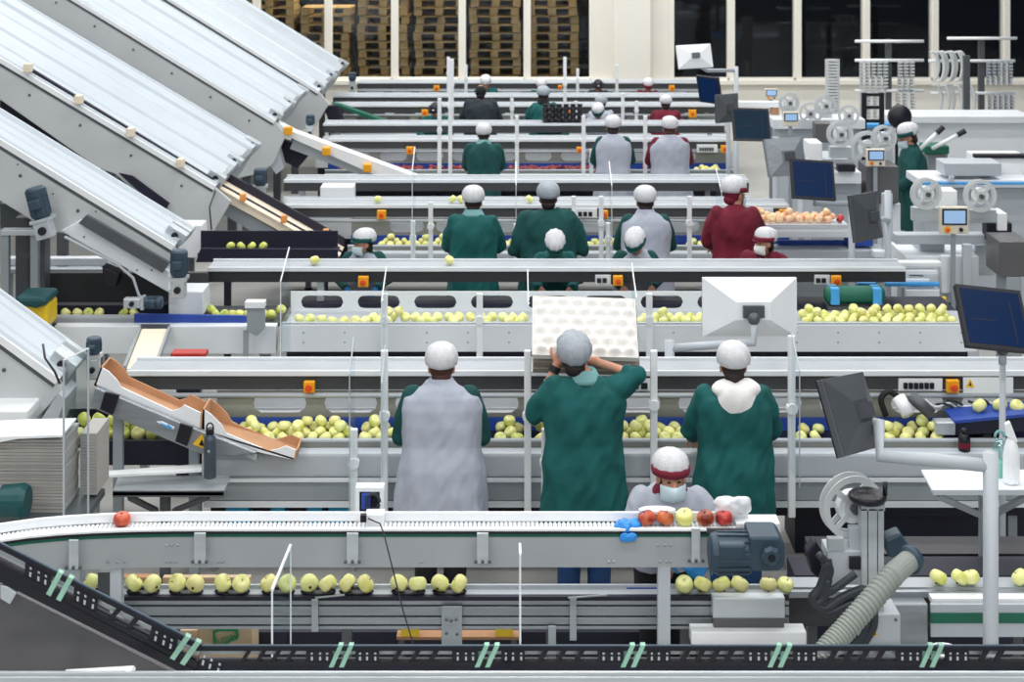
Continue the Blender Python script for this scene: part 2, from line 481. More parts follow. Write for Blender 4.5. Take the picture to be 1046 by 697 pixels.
def sheets(line, lst, s, reach=0.36, edge='white_plastic'):
    for (px, yt, yb) in lst:                       # clear sheet standing across the line, sloping at the top
        x, y = PX(px, s), PY(s); zt, zb = PZ(yt, s), PZ(yb, s)
        q = MB().prism([(x, y, zb), (x, y - reach, zb), (x, y - reach, zt - 0.16), (x, y - 0.03, zt)], (0.006, 0, 0)).build('screen_sheet', 'clear_acrylic', line)
        e = MB().bar((x, y - reach, zt - 0.16), (x, y - 0.03, zt), 0.008, 0.012).bar((x, y - reach, zb), (x, y - reach, zt - 0.16), 0.006, 0.01)
        e.build('edge_strip', edge, q)
def line_common(t, Yu, x0, x1, face='shadow_grey', zt=1.2):
    MB().box(x0, x1, Yu + 0.015, Yu + 0.265, zt - 0.02, zt - 0.005).build('upper_belt', 'belt_grey', t)
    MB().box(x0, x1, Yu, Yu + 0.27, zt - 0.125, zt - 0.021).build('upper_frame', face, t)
    MB().box(x0, x1, Yu - 0.02, Yu, zt - 0.03, zt + 0.008).build('edge_profile', 'white_paint', t, bevel=0.004)
    MB().box(x0, x1, Yu + 0.27, Yu + 0.29, zt - 0.04, zt + 0.012).build('edge_profile', 'white_paint', t)
def legs(t, xs, y, z1, w=0.06, m='aluminium', z0=0.0):
    for x in xs:
        l = MB().box(x - w/2, x + w/2, y, y + w, z0 + 0.02, z1).build('leg', m, t)
        MB().lathe([(0.045, 0), (0.045, 0.012), (0.02, 0.03), (0.012, 0.04)], (x, y + w/2, z0), 'z', 12).build('foot', 'black_rubber', l)

def line_away(label, su, pl, pr, hole_px, group=None, full=True, rail_pl=None, back=0.44):
    """trough with a row of workers before it (backs to the camera), box conveyor above its far side"""
    Yu = PY(su); x0, x1 = PX(pl, su), PX(pr, su)
    t = thing('packing_line', label, 'conveyor', ((x0 + x1)/2, Yu, 0))
    xr = PX(rail_pl, su + 4) if rail_pl else x0
    line_common(t, Yu, x0, x1)
    MB().cyl((x0, Yu - 0.03, 1.045), (x1, Yu - 0.03, 1.045), 0.017, 10).build('guide_tube', 'pale_grey_paint', t, smooth=True)
    holed_panel(MB(), xr, x1, Yu + 0.02, 0.012, 0.845, 1.06, PX(hole_px, su - 1), zc=0.975).build('oval_panel', 'beige_grey_paint', t)
    MB().box(xr, x1, Yu + back, Yu + back + 0.02, 0.80, 1.02).build('back_board', 'white_plastic', t)
    MB().box(xr, x1, Yu + 0.02, Yu + back, 0.795, 0.81).build('inner_belt', 'white_plastic', t)
    MB().box(xr, x1, Yu - 0.012, Yu + 0.008, 0.80, 0.885).build('blue_board', 'belt_blue', t)
    MB().box(xr, x1, Yu - 0.33, Yu - 0.012, 0.775, 0.795).build('trough', 'dark_navy', t)
    MB().box(xr, x1, Yu - 0.345, Yu - 0.33, 0.76, 0.85).build('trough_lip', 'beige_grey_paint', t)
    MB().box(xr, x1, Yu - 0.36, Yu - 0.322, 0.845, 0.858).build('trough_edge', 'pale_grey_paint', t)
    MB().box(xr, x1, Yu - 0.47, Yu - 0.35, 0.653, 0.811).build('front_rail', 'pale_grey_paint', t, bevel=0.02)
    if full:
        MB().box(xr, x1, Yu - 0.48, Yu - 0.36, 0.626, 0.648).build('rail_lip', 'white_paint', t)
        MB().box(xr, x1, Yu - 0.45, Yu - 0.35, 0.50, 0.62).build('lower_rail', 'grey_paint', t)
        MB().box(xr, x1, Yu - 0.44, Yu - 0.36, 0.447, 0.49).build('lower_edge', 'white_paint', t)
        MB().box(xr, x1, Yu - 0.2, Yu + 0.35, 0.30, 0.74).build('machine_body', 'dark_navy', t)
    n = max(2, int((x1 - x0) / 1.9))
    legs(t, [xr + 0.3 + i * (x1 - xr - 0.6) / (n - 1) for i in range(n)], Yu - 0.1, 0.775 if not full else 0.31, m='grey_paint')
    return t
def line_facing(label, su, pl, pr, hole_px, panel_pl=None, tpr=None, tpl=None, face='shadow_grey', zt=1.2):
    """box conveyor in front of workers who face the camera, trough and panel on its near side"""
    Yu = PY(su); x0, x1 = PX(pl, su), PX(pr, su)
    t = thing('packing_line', label, 'conveyor', ((x0 + x1)/2, Yu, 0))
    line_common(t, Yu, x0, x1, face, zt)
    xl = x0; xu = x1; x0 = PX(tpl, su) if tpl else x0; x1 = PX(tpr, su) if tpr else x1
    Yo = Yu - 0.28; xa = PX(panel_pl if panel_pl is not None else pl, PX and FPX / Yo)
    holed_panel(MB(), xa, xu - 1.4 if tpr else x1, Yo, 0.012, 0.895, 1.065, PX(hole_px, FPX / Yo), hh=0.055, zc=0.975).build('oval_panel', 'white_paint', t)
    MB().box(x0, x1, Yu - 0.83, Yu - 0.27, 0.885, 0.90).build('trough', 'belt_grey', t); MB().box(x0, x1, Yu - 0.265, Yu + 0.20, 0.885, 0.90).build('inner_trough', 'dark_navy', t)  # inner half coloured dark for the shade seen through the holes
    MB().box(x0, x1, Yu - 0.86, Yu - 0.83, 0.72, 0.94).build('front_panel', 'white_paint', t, bevel=0.005)
    MB().box(x0, x1, Yu - 0.855, Yu - 0.825, 0.94, 0.955).build('trough_edge', 'pale_grey_paint', t)
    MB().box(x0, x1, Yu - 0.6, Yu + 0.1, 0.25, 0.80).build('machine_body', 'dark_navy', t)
    n = max(2, int((x1 - x0) / 1.9))
    legs(t, [x0 + 0.3 + i * (x1 - x0 - 0.6) / (n - 1) for i in range(n)], Yu - 0.2, 0.26, m='grey_paint')
    for xx in (x0 + 0.2, xu - 0.2):                # brackets carrying the box conveyor on its trough
        MB().box(xx - 0.03, xx + 0.03, Yu + 0.05, Yu + 0.12, 0.86, zt - 0.125).build('bracket', 'aluminium', t)
    return t

L1 = line_away('packing line with apple trough that the three nearest standing workers face', 151, 130, 1075, 287, rail_pl=213)
MB().fb(812, 521, 1075, 694, 152, 0.4).build('shade_filler', 'dark_navy', L1)  # dark block added to give the near-black shade under the line
L2 = line_facing('packing line with pale oval-holed panel directly beyond the nearest packing line', 118, 212, 925, 329, panel_pl=297, tpr=968, tpl=303, face='dark_face')
L3 = line_away('packing line in front of the row of four workers beyond the raised white egg tray', 98, 290, 806, 370, full=False, rail_pl=352)
L4 = line_facing('fourth packing line from the camera, behind the row of four workers', 90, 290, 765, 352)
L5 = line_away('packing line with dark red apples, fifth from the camera', 77, 335, 745, 440, full=False, back=0.4)
L6 = line_facing('packing line whose white beam carries a stack of black trays', 72, 330, 740, 352)
L7 = line_away('packing line before the worker in a dark jacket', 66, 340, 740, 440, full=False, back=0.24)
L8 = line_facing('packing line second nearest the pallet windows', 63, 340, 735, 352)
L9 = line_away('packing line nearest the pallet windows', 58.6, 365, 715, 440, full=False)

# furniture of the lines: posts, clear screens, emergency stops, switch boxes
posts(L1, [(362, 437, 523), (393, 357, 523), (539, 357, 523), (556.5, 437, 523), (667.5, 357, 495), (808, 342, 527)], 159)
sheets(L1, [(362, 343, 520), (808, 340, 480), (394, 352, 470)], 159.5, 0.30, 'pale_grey_paint'); sheets(L1, [(556, 386, 520)], 159.5, 0.07, 'pale_grey_paint')
estop(L1, 316.5, 394, 151.2)
switch_box(L1, 918, 387, 963, 400, 151.5, 6); estop(L1, 972, 393.5, 151.3, 0.085)
switch_box(L1, 643, 387, 668, 400, 151.5, 2)
sg = MB().fb(984, 386, 1035, 402, 151.4, 0.01).build('warning_sign', 'white_plastic', L1)
MB().prism([W(987, 396, 151.8), W(995.5, 396, 151.8), W(991.2, 387.5, 151.8)], (0, 0.004, 0)).build('warning_triangle', 'warning_yellow', sg)
MB().prism([W(990, 394.5, 152), W(992.5, 394.5, 152), W(991.2, 390, 152)], (0, 0.004, 0)).build('warning_symbol', 'black_plastic', sg)
posts(L2, [(393, 299, 366), (490, 299, 366), (663, 299, 366)], 127, 0.05)
sheets(L2, [(296, 252, 366), (395, 272, 366), (539, 275, 366), (645, 268, 366)], 126.5, 0.5)
estop(L2, 371.5, 287, 118.3, 0.09); switch_box(L2, 608, 281, 624, 291, 118.4, 2); estop(L2, 631, 286, 118.3, 0.085)
switch_box(L2, 832, 281, 848, 291, 118.4, 2); estop(L2, 853.5, 286, 118.3, 0.085)
posts(L3, [(440, 206, 268), (422, 225, 268), (527, 228, 268), (614, 200, 268), (621, 227, 268), (704, 200, 268), (729, 227, 268), (586, 200, 245)], 102, 0.045)
sheets(L3, [(424, 150, 250), (527, 165, 265), (622, 165, 265), (731, 172, 265)], 102, 0.45)
estop(L3, 390, 219, 98.3, 0.095); switch_box(L3, 588, 213, 610, 223, 98.5, 3); estop(L3, 617, 218.5, 98.3, 0.08)
switch_box(L3, 766, 213, 790, 223, 98.5, 6); estop(L3, 800, 218, 98.3, 0.09)
posts(L5, [(449, 100, 182), (460, 60, 182), (528, 118, 182), (596, 118, 182), (604, 152, 182), (681, 152, 182), (659, 118, 182)], 79.3, 0.05)
estop(L5, 419, 153.5, 77.3, 0.1); estop(L5, 740, 152, 77.3, 0.1); estop(L5, 592, 153, 77.3, 0.08); switch_box(L5, 712, 148, 733, 156, 77.5, 6)
posts(L7, [(462, 60, 127), (577, 58, 127), (588, 103, 127), (523, 100, 127), (650, 103, 127), (636, 95, 127)], 67.6, 0.05)
estop(L7, 434, 115, 66.3, 0.1); estop(L7, 582, 115, 66.3, 0.09); estop(L7, 707, 116, 66.3, 0.12)
posts(L9, [(476, 66, 100), (590, 70, 100), (630, 66, 100), (458, 58, 100)], 60.5, 0.05)
estop(L9, 446, 90, 58.8, 0.1); estop(L9, 572, 89, 58.8, 0.07); estop(L9, 686, 90, 58.8, 0.1)

# ------------------------------------------------------------------ apples
def apple_mesh(name, m, stem=True):
    mb = MB(); R = 0.0425
    prof = []
    N = 12
    rings = []
    for j in range(N + 1):
        t = PI * j / N
        rr = math.sin(t)
        r = R * (rr ** 0.85) * (1.0 + 0.05 * math.cos(t))
        z = -math.cos(t) * R * 0.92
        if t < 0.9: z += 0.010 * (1 - t/0.9)
        if t > PI - 0.9: z -= 0.016 * (1 - (PI - t)/0.9)
        rings.append((max(r, 0.0006), z, t))
    L = []
    for r, z, t in rings:
        L.append([V((r*math.cos(a)*(1+0.025*math.cos(5*a)*(1 if t < 1.2 else 0.2)), r*math.sin(a)*(1+0.025*math.cos(5*a)*(1 if t < 1.2 else 0.2)), z)) for a in (2*PI*i/16 for i in range(16))])
    mb.loft(L)
    o = mb.build(name, m, smooth=True, local=True)
    if stem:
        MB().tube([(0, 0, 0.020), (0.002, 0.001, 0.028), (0.005, 0.002, 0.036)], 0.0018, 6).build('stem', 'apple_stem', o, local=True)
        MB().ell((0, 0, -0.031), .007, .007, .006, 8, 6).build('calyx', 'apple_stem', o, local=True)
    return o
APPLES = {}
def apple(m, loc, label, group, stem=False, scale=1.0, tilt=None):
    key = (m, stem)
    if key not in APPLES:
        o = APPLES[key] = apple_mesh('apple', m, stem)
    else: o = dup(APPLES[key])
    o.location = loc
    o.scale = (scale,) * 3
    tl = tilt if tilt is not None else 0.9
    o.rotation_euler = (random.uniform(-tl, tl), random.uniform(-tl, tl), random.uniform(0, 6.28))
    return tag(o, label, 'apple', group)
def trough_apples(x0, x1, y0, y1, z, rows, where, m='apple_yellow', second=0.35, keep=1.0, pitch=0.0895, scale=1.0):
    n = max(1, int((x1 - x0) / pitch)); n_ = 0
    lab = {'apple_yellow': 'pale yellow-green apple ', 'apple_green': 'green apple ', 'apple_pink': 'pinkish red apple ', 'apple_dark_red': 'dark red apple '}[m] + where
    grp = 'apples ' + where
    for j in range(rows):
        y = y0 + (y1 - y0) * (j + 0.5) / rows
        for i in range(n):
            if random.random() > keep: continue
            x = x0 + (i + 0.5 + (0.5 if j % 2 else 0)) * (x1 - x0) / n
            if x > x1: continue
            apple(m, (x + random.uniform(-.006, .006), y + random.uniform(-.006, .006), z + 0.0445*scale + random.uniform(0, .003)), lab, grp, scale=scale * random.uniform(0.94, 1.03)); n_ += 1
            if j > 0 and random.random() < second:
                apple(m, (x - (x1 - x0)/n/2, y - (y1 - y0)/rows/2, z + 0.0445*scale + 0.064*scale), lab, grp, scale=scale * random.uniform(0.92, 1.0)); n_ += 1
    return n_
Y1 = PY(151)
def t1(pa, pb, where, rows=3, **k):
    s = 153.0
    return trough_apples(PX(pa, s), PX(pb, s), Y1 - 0.325, Y1 - 0.02, 0.797, rows, where, **k)
NAP = 0
NAP += t1(228, 356, 'in the trough left of the grey vest worker', second=0.6)
NAP += t1(366, 400, 'in the trough touching the grey vest worker at left', second=0.5)
NAP += t1(503, 538, 'in the trough between the grey vest worker and the egg tray carrier', second=0.2)
NAP += t1(546, 560, 'in the trough at the left elbow of the egg tray carrier', second=0.2)
NAP += t1(628, 697, 'in the trough between egg tray carrier and white-hooded worker', second=0.2)
NAP += t1(806, 838, 'in the trough right of the white-hooded worker', rows=2, second=0.0)
NAP += t1(880, 958, 'in the trough under the switch box, right of the tilted monitor', rows=3, second=0.35)
Y2 = PY(118)
def t2(pa, pb, where, rows=2, y0=-0.82, y1=-0.60, **k):
    s = 124.0
    return trough_apples(PX(pa, s), PX(pb, s), Y2 + y0, Y2 + y1, 0.902, rows, where, **k)
NAP += t2(300, 335, 'in the second trough near the clear screen at left', rows=1, second=0, keep=0.7)
NAP += t2(336, 536, 'in the second trough left of the raised egg tray', rows=2, second=0.15, keep=0.72)
NAP += t2(648, 716, 'in the second trough right of the raised egg tray', rows=2, second=0.25)
NAP += t2(816, 975, 'in the second trough right of the pyramid-backed white monitor', rows=3, y1=-0.52, second=0.55)
Y3 = PY(98)
def t3(pa, pb, where, rows=3, **k):
    s = 100.5
    return trough_apples(PX(pa, s), PX(pb, s), Y3 - 0.325, Y3 - 0.02, 0.797, rows, where, **k)
NAP += t3(384, 456, 'in the third trough left of the leftmost worker in green', rows=2, second=0.2)
NAP += t3(512, 533, 'in the third trough between the two workers in green', rows=2, second=0.1)
NAP += t3(600, 636, 'in the third trough left of the grey vest and green sleeves', rows=2, second=0.1)
NAP += t3(700, 724, 'in the third trough left of the burgundy worker', rows=2, second=0.1)
for px, lab in ((321, 'single pale apple on the box conveyor right of the clear screen'), (459, 'single pale apple on the box conveyor left of the teal-coated back')):
    apple('apple_yellow', (PX(px, 117.2), Y2 + .12, 1.198 + .043), lab, None)
for px, lab in ((386, 'lone apple on the box conveyor above the orange stop box'), (541, 'lone apple beside the broad green worker on the box conveyor')):
    apple('apple_yellow', (PX(px, 97.3), Y3 + .12, 1.198 + .043), lab, None)
for px in (462, 471): apple('apple_yellow', (PX(px, 97.3), Y3 + .12, 1.198 + .043), 'one of two apples on the box conveyor left of the pale collar', 'apple pair on the third box conveyor')
_b = MB()
for px in range(310, 990, 42):
    for py in (340, 350): _b.lathe([(.006, 0), (.006, -.004), (.003, -.006)], W(px, py, 126.0) , 'y', 6)
_b.build('rivets', 'dark_steel', L2)
def far_heap(name, segs, m, label):
    mb = MB()
    for (s, pa, pb, py, rows) in segs:
        x0, x1, n = PX(pa, s), PX(pb, s), max(1, int((PX(pb, s) - PX(pa, s)) / 0.085))
        z = PZ(py, s)
        for j in range(rows):
            for i in range(n):
                if random.random() < 0.12: continue
                mb.ell((x0 + (i + 0.5 + (j % 2) * 0.5) * (x1 - x0) / n, PY(s) + j * 0.082, z + 0.04 + random.uniform(0, 0.012)), 0.041, 0.041, 0.038, 8, 6)
    stuff(mb.build(name, m, smooth=True), label, 'apples')
zt_ = lambda z, s: YH + (HC - z) * s
far_heap('apples', [(78, a_, b_, zt_(.797, 78), 3) for a_, b_ in ((436, 474), (518, 604), (655, 664), (345, 430))], 'apple_dark_red', 'dark red apples in the trough before the third row of workers')
far_heap('apples', [(66.7, a_, b_, zt_(.797, 66.7), 3) for a_, b_ in ((395, 470), (515, 540), (575, 605), (705, 734))] + [(78, 708, 736, zt_(.797, 78), 3)], 'apple_yellow', 'pale yellow-green apples in the farther troughs')
# ------------------------------------------------------------------ inclined feed conveyors on the left
def G_(z, s): return YH + (HC - z) * s
def along(p, q, t): return (p[0] + (q[0]-p[0])*t, p[1] + (q[1]-p[1])*t)
def feeder(label, plate, s, depth, e0, e1, ridges, m='plate_grey', top='cover_grey', drive=True):
    """plate: photo outline of the near side plate; e0-e1: its upper edge; ridges: (depth fraction, width, height)"""
    sl = (e1[1]-e0[1])/(e1[0]-e0[0]); ext = 320
    plate = [(x - ext, y - ext*sl) if x == -30 else (x, y) for x, y in plate]
    e0 = (e0[0] - ext, e0[1] - ext*sl); ridges = [(f, w, h*0.55) for f, w, h in ridges]
    mid = W((e0[0]+e1[0])/2, (e0[1]+e1[1])/2, s)
    t = thing('feed_conveyor', label, 'conveyor', (mid.x, mid.y + depth/2, 0))
    MB().prism([W(x, y, s) for x, y in plate], (0, 0.05, 0)).build('side_plate', m, t, bevel=0.008)
    a, b = W(*e0, s), W(*e1, s)
    d = (b - a).normalized(); nrm = V((-d.z, 0, d.x)); nrm = nrm if nrm.z > 0 else -nrm
    # covered bed: a folded cross-section swept along the incline
    mb = MB()
    sec = [(0.0, 0.0), (0.03, 0.03), (0.08, 0.03)]
    for (f, w, h) in ridges:
        y = f * depth
        sec += [(y, 0.03), (y + 0.02, 0.03 + h), (y + w - 0.02, 0.03 + h), (y + w, 0.03)]
    sec += [(depth - 0.05, 0.03), (depth - 0.03, 0.06), (depth, 0.06), (depth, -0.35), (0.05, -0.35), (0.05, -0.02)]
    f = lambda p: [p + V((0, y, 0)) + nrm * h for y, h in sec]
    mb.loft([f(a), f(b)]).build('cover', top, t)
    MB().loft([[p + V((0, y, 0)) + nrm*h for y, h in ((-0.012, -0.035), (-0.012, 0.012), (0.02, 0.012), (0.02, -0.035))] for p in (a, b)]).build('edge_profile', 'white_plastic', t)
    MB().loft([[p + V((0, y, 0)) + nrm*h for y, h in ((-0.006, -0.062), (-0.006, -0.036), (0.01, -0.036), (0.01, -0.062))] for p in (a, b)]).build('shade_strip', 'dark_steel', t)  # dark strip stands for the shadow line below the edge profile
    L_ = (b - a).length; k_ = int(L_ / 0.55)
    for i_ in range(max(0, k_ - 7), k_):
        q_ = a + d * (i_ + .5) * L_ / k_ - nrm * 0.16
        MB().lathe([(0.014, 0), (0.014, -0.008), (0.006, -0.012)], q_, 'y', 8).build('bolt', 'dark_steel', t)
    if drive:                                       # chain and bearing blocks at the lower end
        for k, (dx, yy) in enumerate(((-0.02, 0.1), (-0.02, depth * 0.45), (-0.02, depth - 0.25))):
            c = b - d * 0.05 + V((0, yy, 0)) + nrm * 0.05
            blk = MB().loft([[c + d*u*0.09 + nrm*v*0.05 + V((0, q, 0)) for u, v in ((-1,-1),(1,-1),(1,1),(-1,1))] for q in (0, 0.12)]).build('bearing_block', 'aluminium', t, bevel=0.006)
            MB().cyl(c + V((0, -0.012, 0)), c + V((0, 0.002, 0)), 0.028, 12).build('shaft_end', 'black_plastic', blk)
        MB().cyl(b - d*0.02 + V((0, 0.06, 0)), b - d*0.02 + V((0, depth - 0.06, 0)), 0.05, 14).build('drive_roller', 'steel', t, smooth=True)
    return t
def leg_frame(t, pxs, s, y0, depth, z1_of):
    for px in pxs:
        x = PX(px, s)
        for yy in (0.1, depth - 0.16):
            l = MB().box(x - 0.05, x + 0.05, PY(s) + yy, PY(s) + yy + 0.08, 0.0, z1_of(px)).build('leg', 'dark_steel', t)
def bolts(t, lst, s, m='dark_steel', r=0.008):
    for (px, py) in lst:
        p = W(px, py, s); MB().lathe([(r, 0), (r, -0.006), (r*0.5, -0.009)], p, 'y', 8).build('bolt', m, t)

zl = lambda s, p, q: (lambda px: PZ(p[1] + (q[1]-p[1]) * (px - p[0]) / (q[0]-p[0]), s) - 0.3)
# A: nearest, at the left edge
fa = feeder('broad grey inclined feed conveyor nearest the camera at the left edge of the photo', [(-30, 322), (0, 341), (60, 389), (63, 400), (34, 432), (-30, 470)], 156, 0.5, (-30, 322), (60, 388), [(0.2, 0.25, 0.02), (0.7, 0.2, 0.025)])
leg_frame(fa, [-10], 156, 0, 0.5, zl(156, (0, 341), (60, 389)))
MB().fp([(-20, 420), (28, 420), (28, 428), (20, 462), (-20, 462)], 160, 0.4).build('hopper_box', 'white_plastic', fa, bevel=0.01)
MB().fp([(60, 402), (66, 408), (52, 450), (36, 437)], 157, 0.3).build('chute_plate', 'pale_grey_paint', fa)
MB().tube([W(44, 352, 157), W(46, 366, 158.5), W(56, 380, 158.5), W(61, 392, 158)], 0.008, 8).build('cable', 'cable_dark', fa, smooth=True)
# B: second, ends above the second line
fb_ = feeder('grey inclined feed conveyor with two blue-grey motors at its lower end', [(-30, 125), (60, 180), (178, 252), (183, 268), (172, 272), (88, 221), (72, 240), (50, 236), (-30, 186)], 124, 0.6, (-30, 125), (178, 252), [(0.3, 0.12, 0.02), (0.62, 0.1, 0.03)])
MB().fp([(62, 236), (82, 225), (172, 277), (172, 299)], 124.5, 0.5).build('lower_frame', 'white_paint', fb_, bevel=0.008)
MB().fp([(80, 228), (88, 220), (173, 269), (166, 279)], 125.2, 0.05).build('belt_slot', 'dark_steel', fb_)
MB().tube([W(66, 242, 125), W(120, 270, 125), W(136, 284, 125), W(142, 302, 125), W(150, 306, 125)], 0.012, 8).build('cable', 'pale_grey_paint', fb_, smooth=True)
leg_frame(fb_, [18, 36], 122, 0, 0.34, lambda p: PZ(225, 122))
MB().fp([(172, 298), (207, 298), (208, 322), (172, 322)], 123.5, 0.3).build('chute_box', 'white_paint', fb_, bevel=0.01)
MB().fp([(104, 272), (122, 280), (118, 294), (106, 292)], 123, 0.15).build('limit_switch', 'black_plastic', fb_, bevel=0.01)
bolts(fb_, [(98, 216), (120, 241), (138, 252), (155, 276), (86, 242), (140, 276)], 124.5)
bolts(fb_, [(18, 168), (54, 198)], 124.5)
# C: third, cream belt reaching down into the third line
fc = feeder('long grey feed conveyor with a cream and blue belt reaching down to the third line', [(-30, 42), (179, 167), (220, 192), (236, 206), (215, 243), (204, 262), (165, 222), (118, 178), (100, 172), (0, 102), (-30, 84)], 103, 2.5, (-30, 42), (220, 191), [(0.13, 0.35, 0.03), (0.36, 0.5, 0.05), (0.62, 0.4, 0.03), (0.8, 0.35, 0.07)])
MB().loft([[W(x, y, 102.6) + V((0, yy, 0)) + V((0, 0, zz)) for yy, zz in ((0, 0), (0.05, 0), (0.05, 0.03), (0, 0.03))] for x, y in ((28, 71), (219, 187))]).build('blue_belt_edge', 'dark_navy', fc)
for p in ((28, 72), (80, 104.5), (133, 138), (184, 169.5)):
    q = W(p[0], p[1], 103.4); MB().box(q.x - .035, q.x + .035, q.y - .03, q.y + .08, q.z - .02, q.z + .07).build('belt_clip', 'belt_cream', fc, bevel=0.01)
MB().fp([(176, 230), (206, 230), (208, 258), (200, 264), (176, 262)], 106.5, 0.25).build('end_box', 'white_plastic', fc, bevel=0.01)
MB().fp([(121, 177), (135, 180), (173, 208), (167, 218)], 103.4, 0.03).build('side_window', 'dark_navy', fc)
MB().fp([(0, 103), (100, 172), (96, 180), (60, 170), (0, 125)], 101, 0.3).build('underside', 'dark_navy', fc)
MB().fp([(222, 192), (347, 262), (340, 266), (222, 201)], 101.6, 0.46).build('lower_belt', 'belt_cream', fc)
for (yy, m, wd, hh, nm) in ((0.16, 'dark_navy', 0.05, 0.012, 'blue_stripe'), (0.42, 'dark_navy', 0.04, 0.09, 'blue_guard'), (-0.015, 'belt_cream', 0.015, 0.012, 'belt_edge')):
    MB().loft([[W(x, y, 101.6) + V((0, yy + u, h)) for u, h in ((0, 0), (wd, 0), (wd, hh), (0, hh))] for x, y in ((222, 192), (347, 262))]).build(nm, m, fc)
MB().fp([(226, 203), (318, 256), (316, 268), (300, 262), (226, 218)], 101.2, 0.3).build('belt_frame', 'grey_paint', fc)
for p in ((248, 204), (290, 226), (333, 240), (331, 252)):
    q = W(p[0], p[1], 101.9); MB().box(q.x - .03, q.x + .03, q.y - .02, q.y + .03, q.z - .02, q.z + .06).build('belt_clip', 'orange', fc, bevel=0.01)
MB().tube([W(220, 195, 103), W(214, 212, 104), W(216, 235, 104)], 0.008, 6).build('cable', 'cable_dark', fc, smooth=True)
leg_frame(fc, [60, 190], 103, 0, 2.7, zl(103, (0, 62), (220, 191)))
# D: fourth
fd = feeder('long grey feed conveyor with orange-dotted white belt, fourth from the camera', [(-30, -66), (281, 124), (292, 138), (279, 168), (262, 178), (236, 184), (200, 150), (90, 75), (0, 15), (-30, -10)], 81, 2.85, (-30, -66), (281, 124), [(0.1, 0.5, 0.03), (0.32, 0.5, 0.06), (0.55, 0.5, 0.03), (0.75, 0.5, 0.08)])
for seg in ([(20, 3), (50, 19), (50, 22), (20, 7)], [(54, 22), (122, 65), (122, 69), (54, 26)], [(126, 67), (192, 107), (191, 110), (126, 71)], [(208, 116), (246, 141), (244, 144), (208, 121)]):
    MB().fp(seg, 81.4, 0.03).build('side_slot', 'dark_navy', fd)
MB().fp([(283, 126), (300, 135), (425, 181), (415, 185), (388, 181), (286, 136)], 80.5, 0.25).build('lower_belt', 'white_plastic', fd)
MB().fp([(300, 143), (398, 182), (376, 182), (296, 152)], 80, 0.2).build('belt_frame', 'pale_grey_paint', fd)
MB().fp([(285, 141), (300, 146), (318, 156), (304, 172), (280, 160)], 79.4, 0.1).build('dark_opening', 'dark_navy', fd)  # dark plate imitates the darkness of an opening below the belt
MB().fp([(268, 158), (284, 150), (290, 172), (282, 178)], 80.8, 0.2).build('chute_plate', 'pale_grey_paint', fd)
for p in ((294, 134), (333, 155), (375, 172)):
    q = W(p[0], p[1], 81); MB().box(q.x - .05, q.x + .05, q.y - .01, q.y + .1, q.z - .05, q.z + .05).build('belt_clip', 'estop_yellow', fd, bevel=0.01)
leg_frame(fd, [110, 250], 81, 0, 2.85, zl(81, (77, 0), (281, 124)))
# E: fifth
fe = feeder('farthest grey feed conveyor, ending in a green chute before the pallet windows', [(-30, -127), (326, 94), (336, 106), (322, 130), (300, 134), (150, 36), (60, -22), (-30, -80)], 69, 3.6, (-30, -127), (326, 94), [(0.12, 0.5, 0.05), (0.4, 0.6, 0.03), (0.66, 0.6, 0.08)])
MB().fp([(338, 106), (346, 107), (400, 126), (392, 128)], 68, 0.2).build('green_chute', 'green_strip', fe)
MB().fp([(330, 110), (345, 108), (350, 124), (338, 128)], 68.4, 0.2).build('chute_box', 'dark_navy', fe)
leg_frame(fe, [200, 300], 69, 0, 3.6, zl(69, (175, 0), (326, 94)))

def gear_motor(label, px, py, s, w, h, ang=0.0, on='z'):
    """upright finned motor: can, fan cover, terminal box, flange"""
    c = W(px, py, s)
    t = thing('drive_motor', label, 'motor', c)
    R = Matrix.Rotation(ang, 4, 'Y')
    r, L = w/2, h
    MB().lathe([(r*0.75, -L/2 - 0.02), (r*0.75, -L/2), (r*0.95, -L/2), (r*0.95, L*0.22)], (0,0,0), 'z', 18).build('motor_can', 'motor_blue', t, smooth=False, local=True, M=R)
    MB().lathe([(r, L*0.2), (r, L*0.42), (r*0.8, L*0.5), (r*0.3, L*0.5)], (0,0,0), 'z', 18).build('fan_cover', 'motor_blue', t, local=True, M=R)
    f = MB()
    for i in range(10):
        a = 2*PI*i/10; f.bar((r*0.95*math.cos(a), r*0.95*math.sin(a), -L*0.42), (r*0.95*math.cos(a), r*0.95*math.sin(a), L*0.18), 0.012, 0.012)
    f.build('cooling_fins', 'motor_blue', t, local=True, M=R)
    MB().box(-r*0.5, r*0.5, -r*1.5, -r*0.7, -L*0.2, L*0.12).build('terminal_box', 'motor_blue', t, local=True, M=R, bevel=0.008)
    MB().box(-r, r, -r, r, -L/2 - 0.04, -L/2 - 0.015).build('flange', 'aluminium', t, local=True, M=R)
    b = MB().box(-r*0.8, r*0.8, -r*0.9, r*0.6, -L/2 - 0.18, -L/2 - 0.04).build('gearbox', 'aluminium', t, local=True, M=R, bevel=0.01)
    MB().lathe([(r*0.4, 0), (r*0.4, -0.02), (r*0.2, -0.02)], (0, -r*0.9, -L/2 - 0.11), 'y', 14).build('shaft_end', 'black_plastic', b, local=True)
gear_motor('blue-grey tilted drive motor above the grey posts at the left edge', 39, 206, 126, 0.17, 0.24, -0.25)
gear_motor('blue-grey upright drive motor at the lower end of the second feed conveyor', 183, 268, 126.5, 0.14, 0.2)
gear_motor('small grey-blue motor above the white chute of the second feed conveyor', 158, 309, 126, 0.10, 0.13, PI/2)
gear_motor('blue-grey motor standing behind the clear screen at left', 96, 352, 150, 0.10, 0.1)
gear_motor('blue-grey motor at the foot of the third feed conveyor', 266, 180, 98, 0.14, 0.16)
gear_motor('small blue motor at the foot of the fourth feed conveyor', 317, 122, 79, 0.11, 0.12)
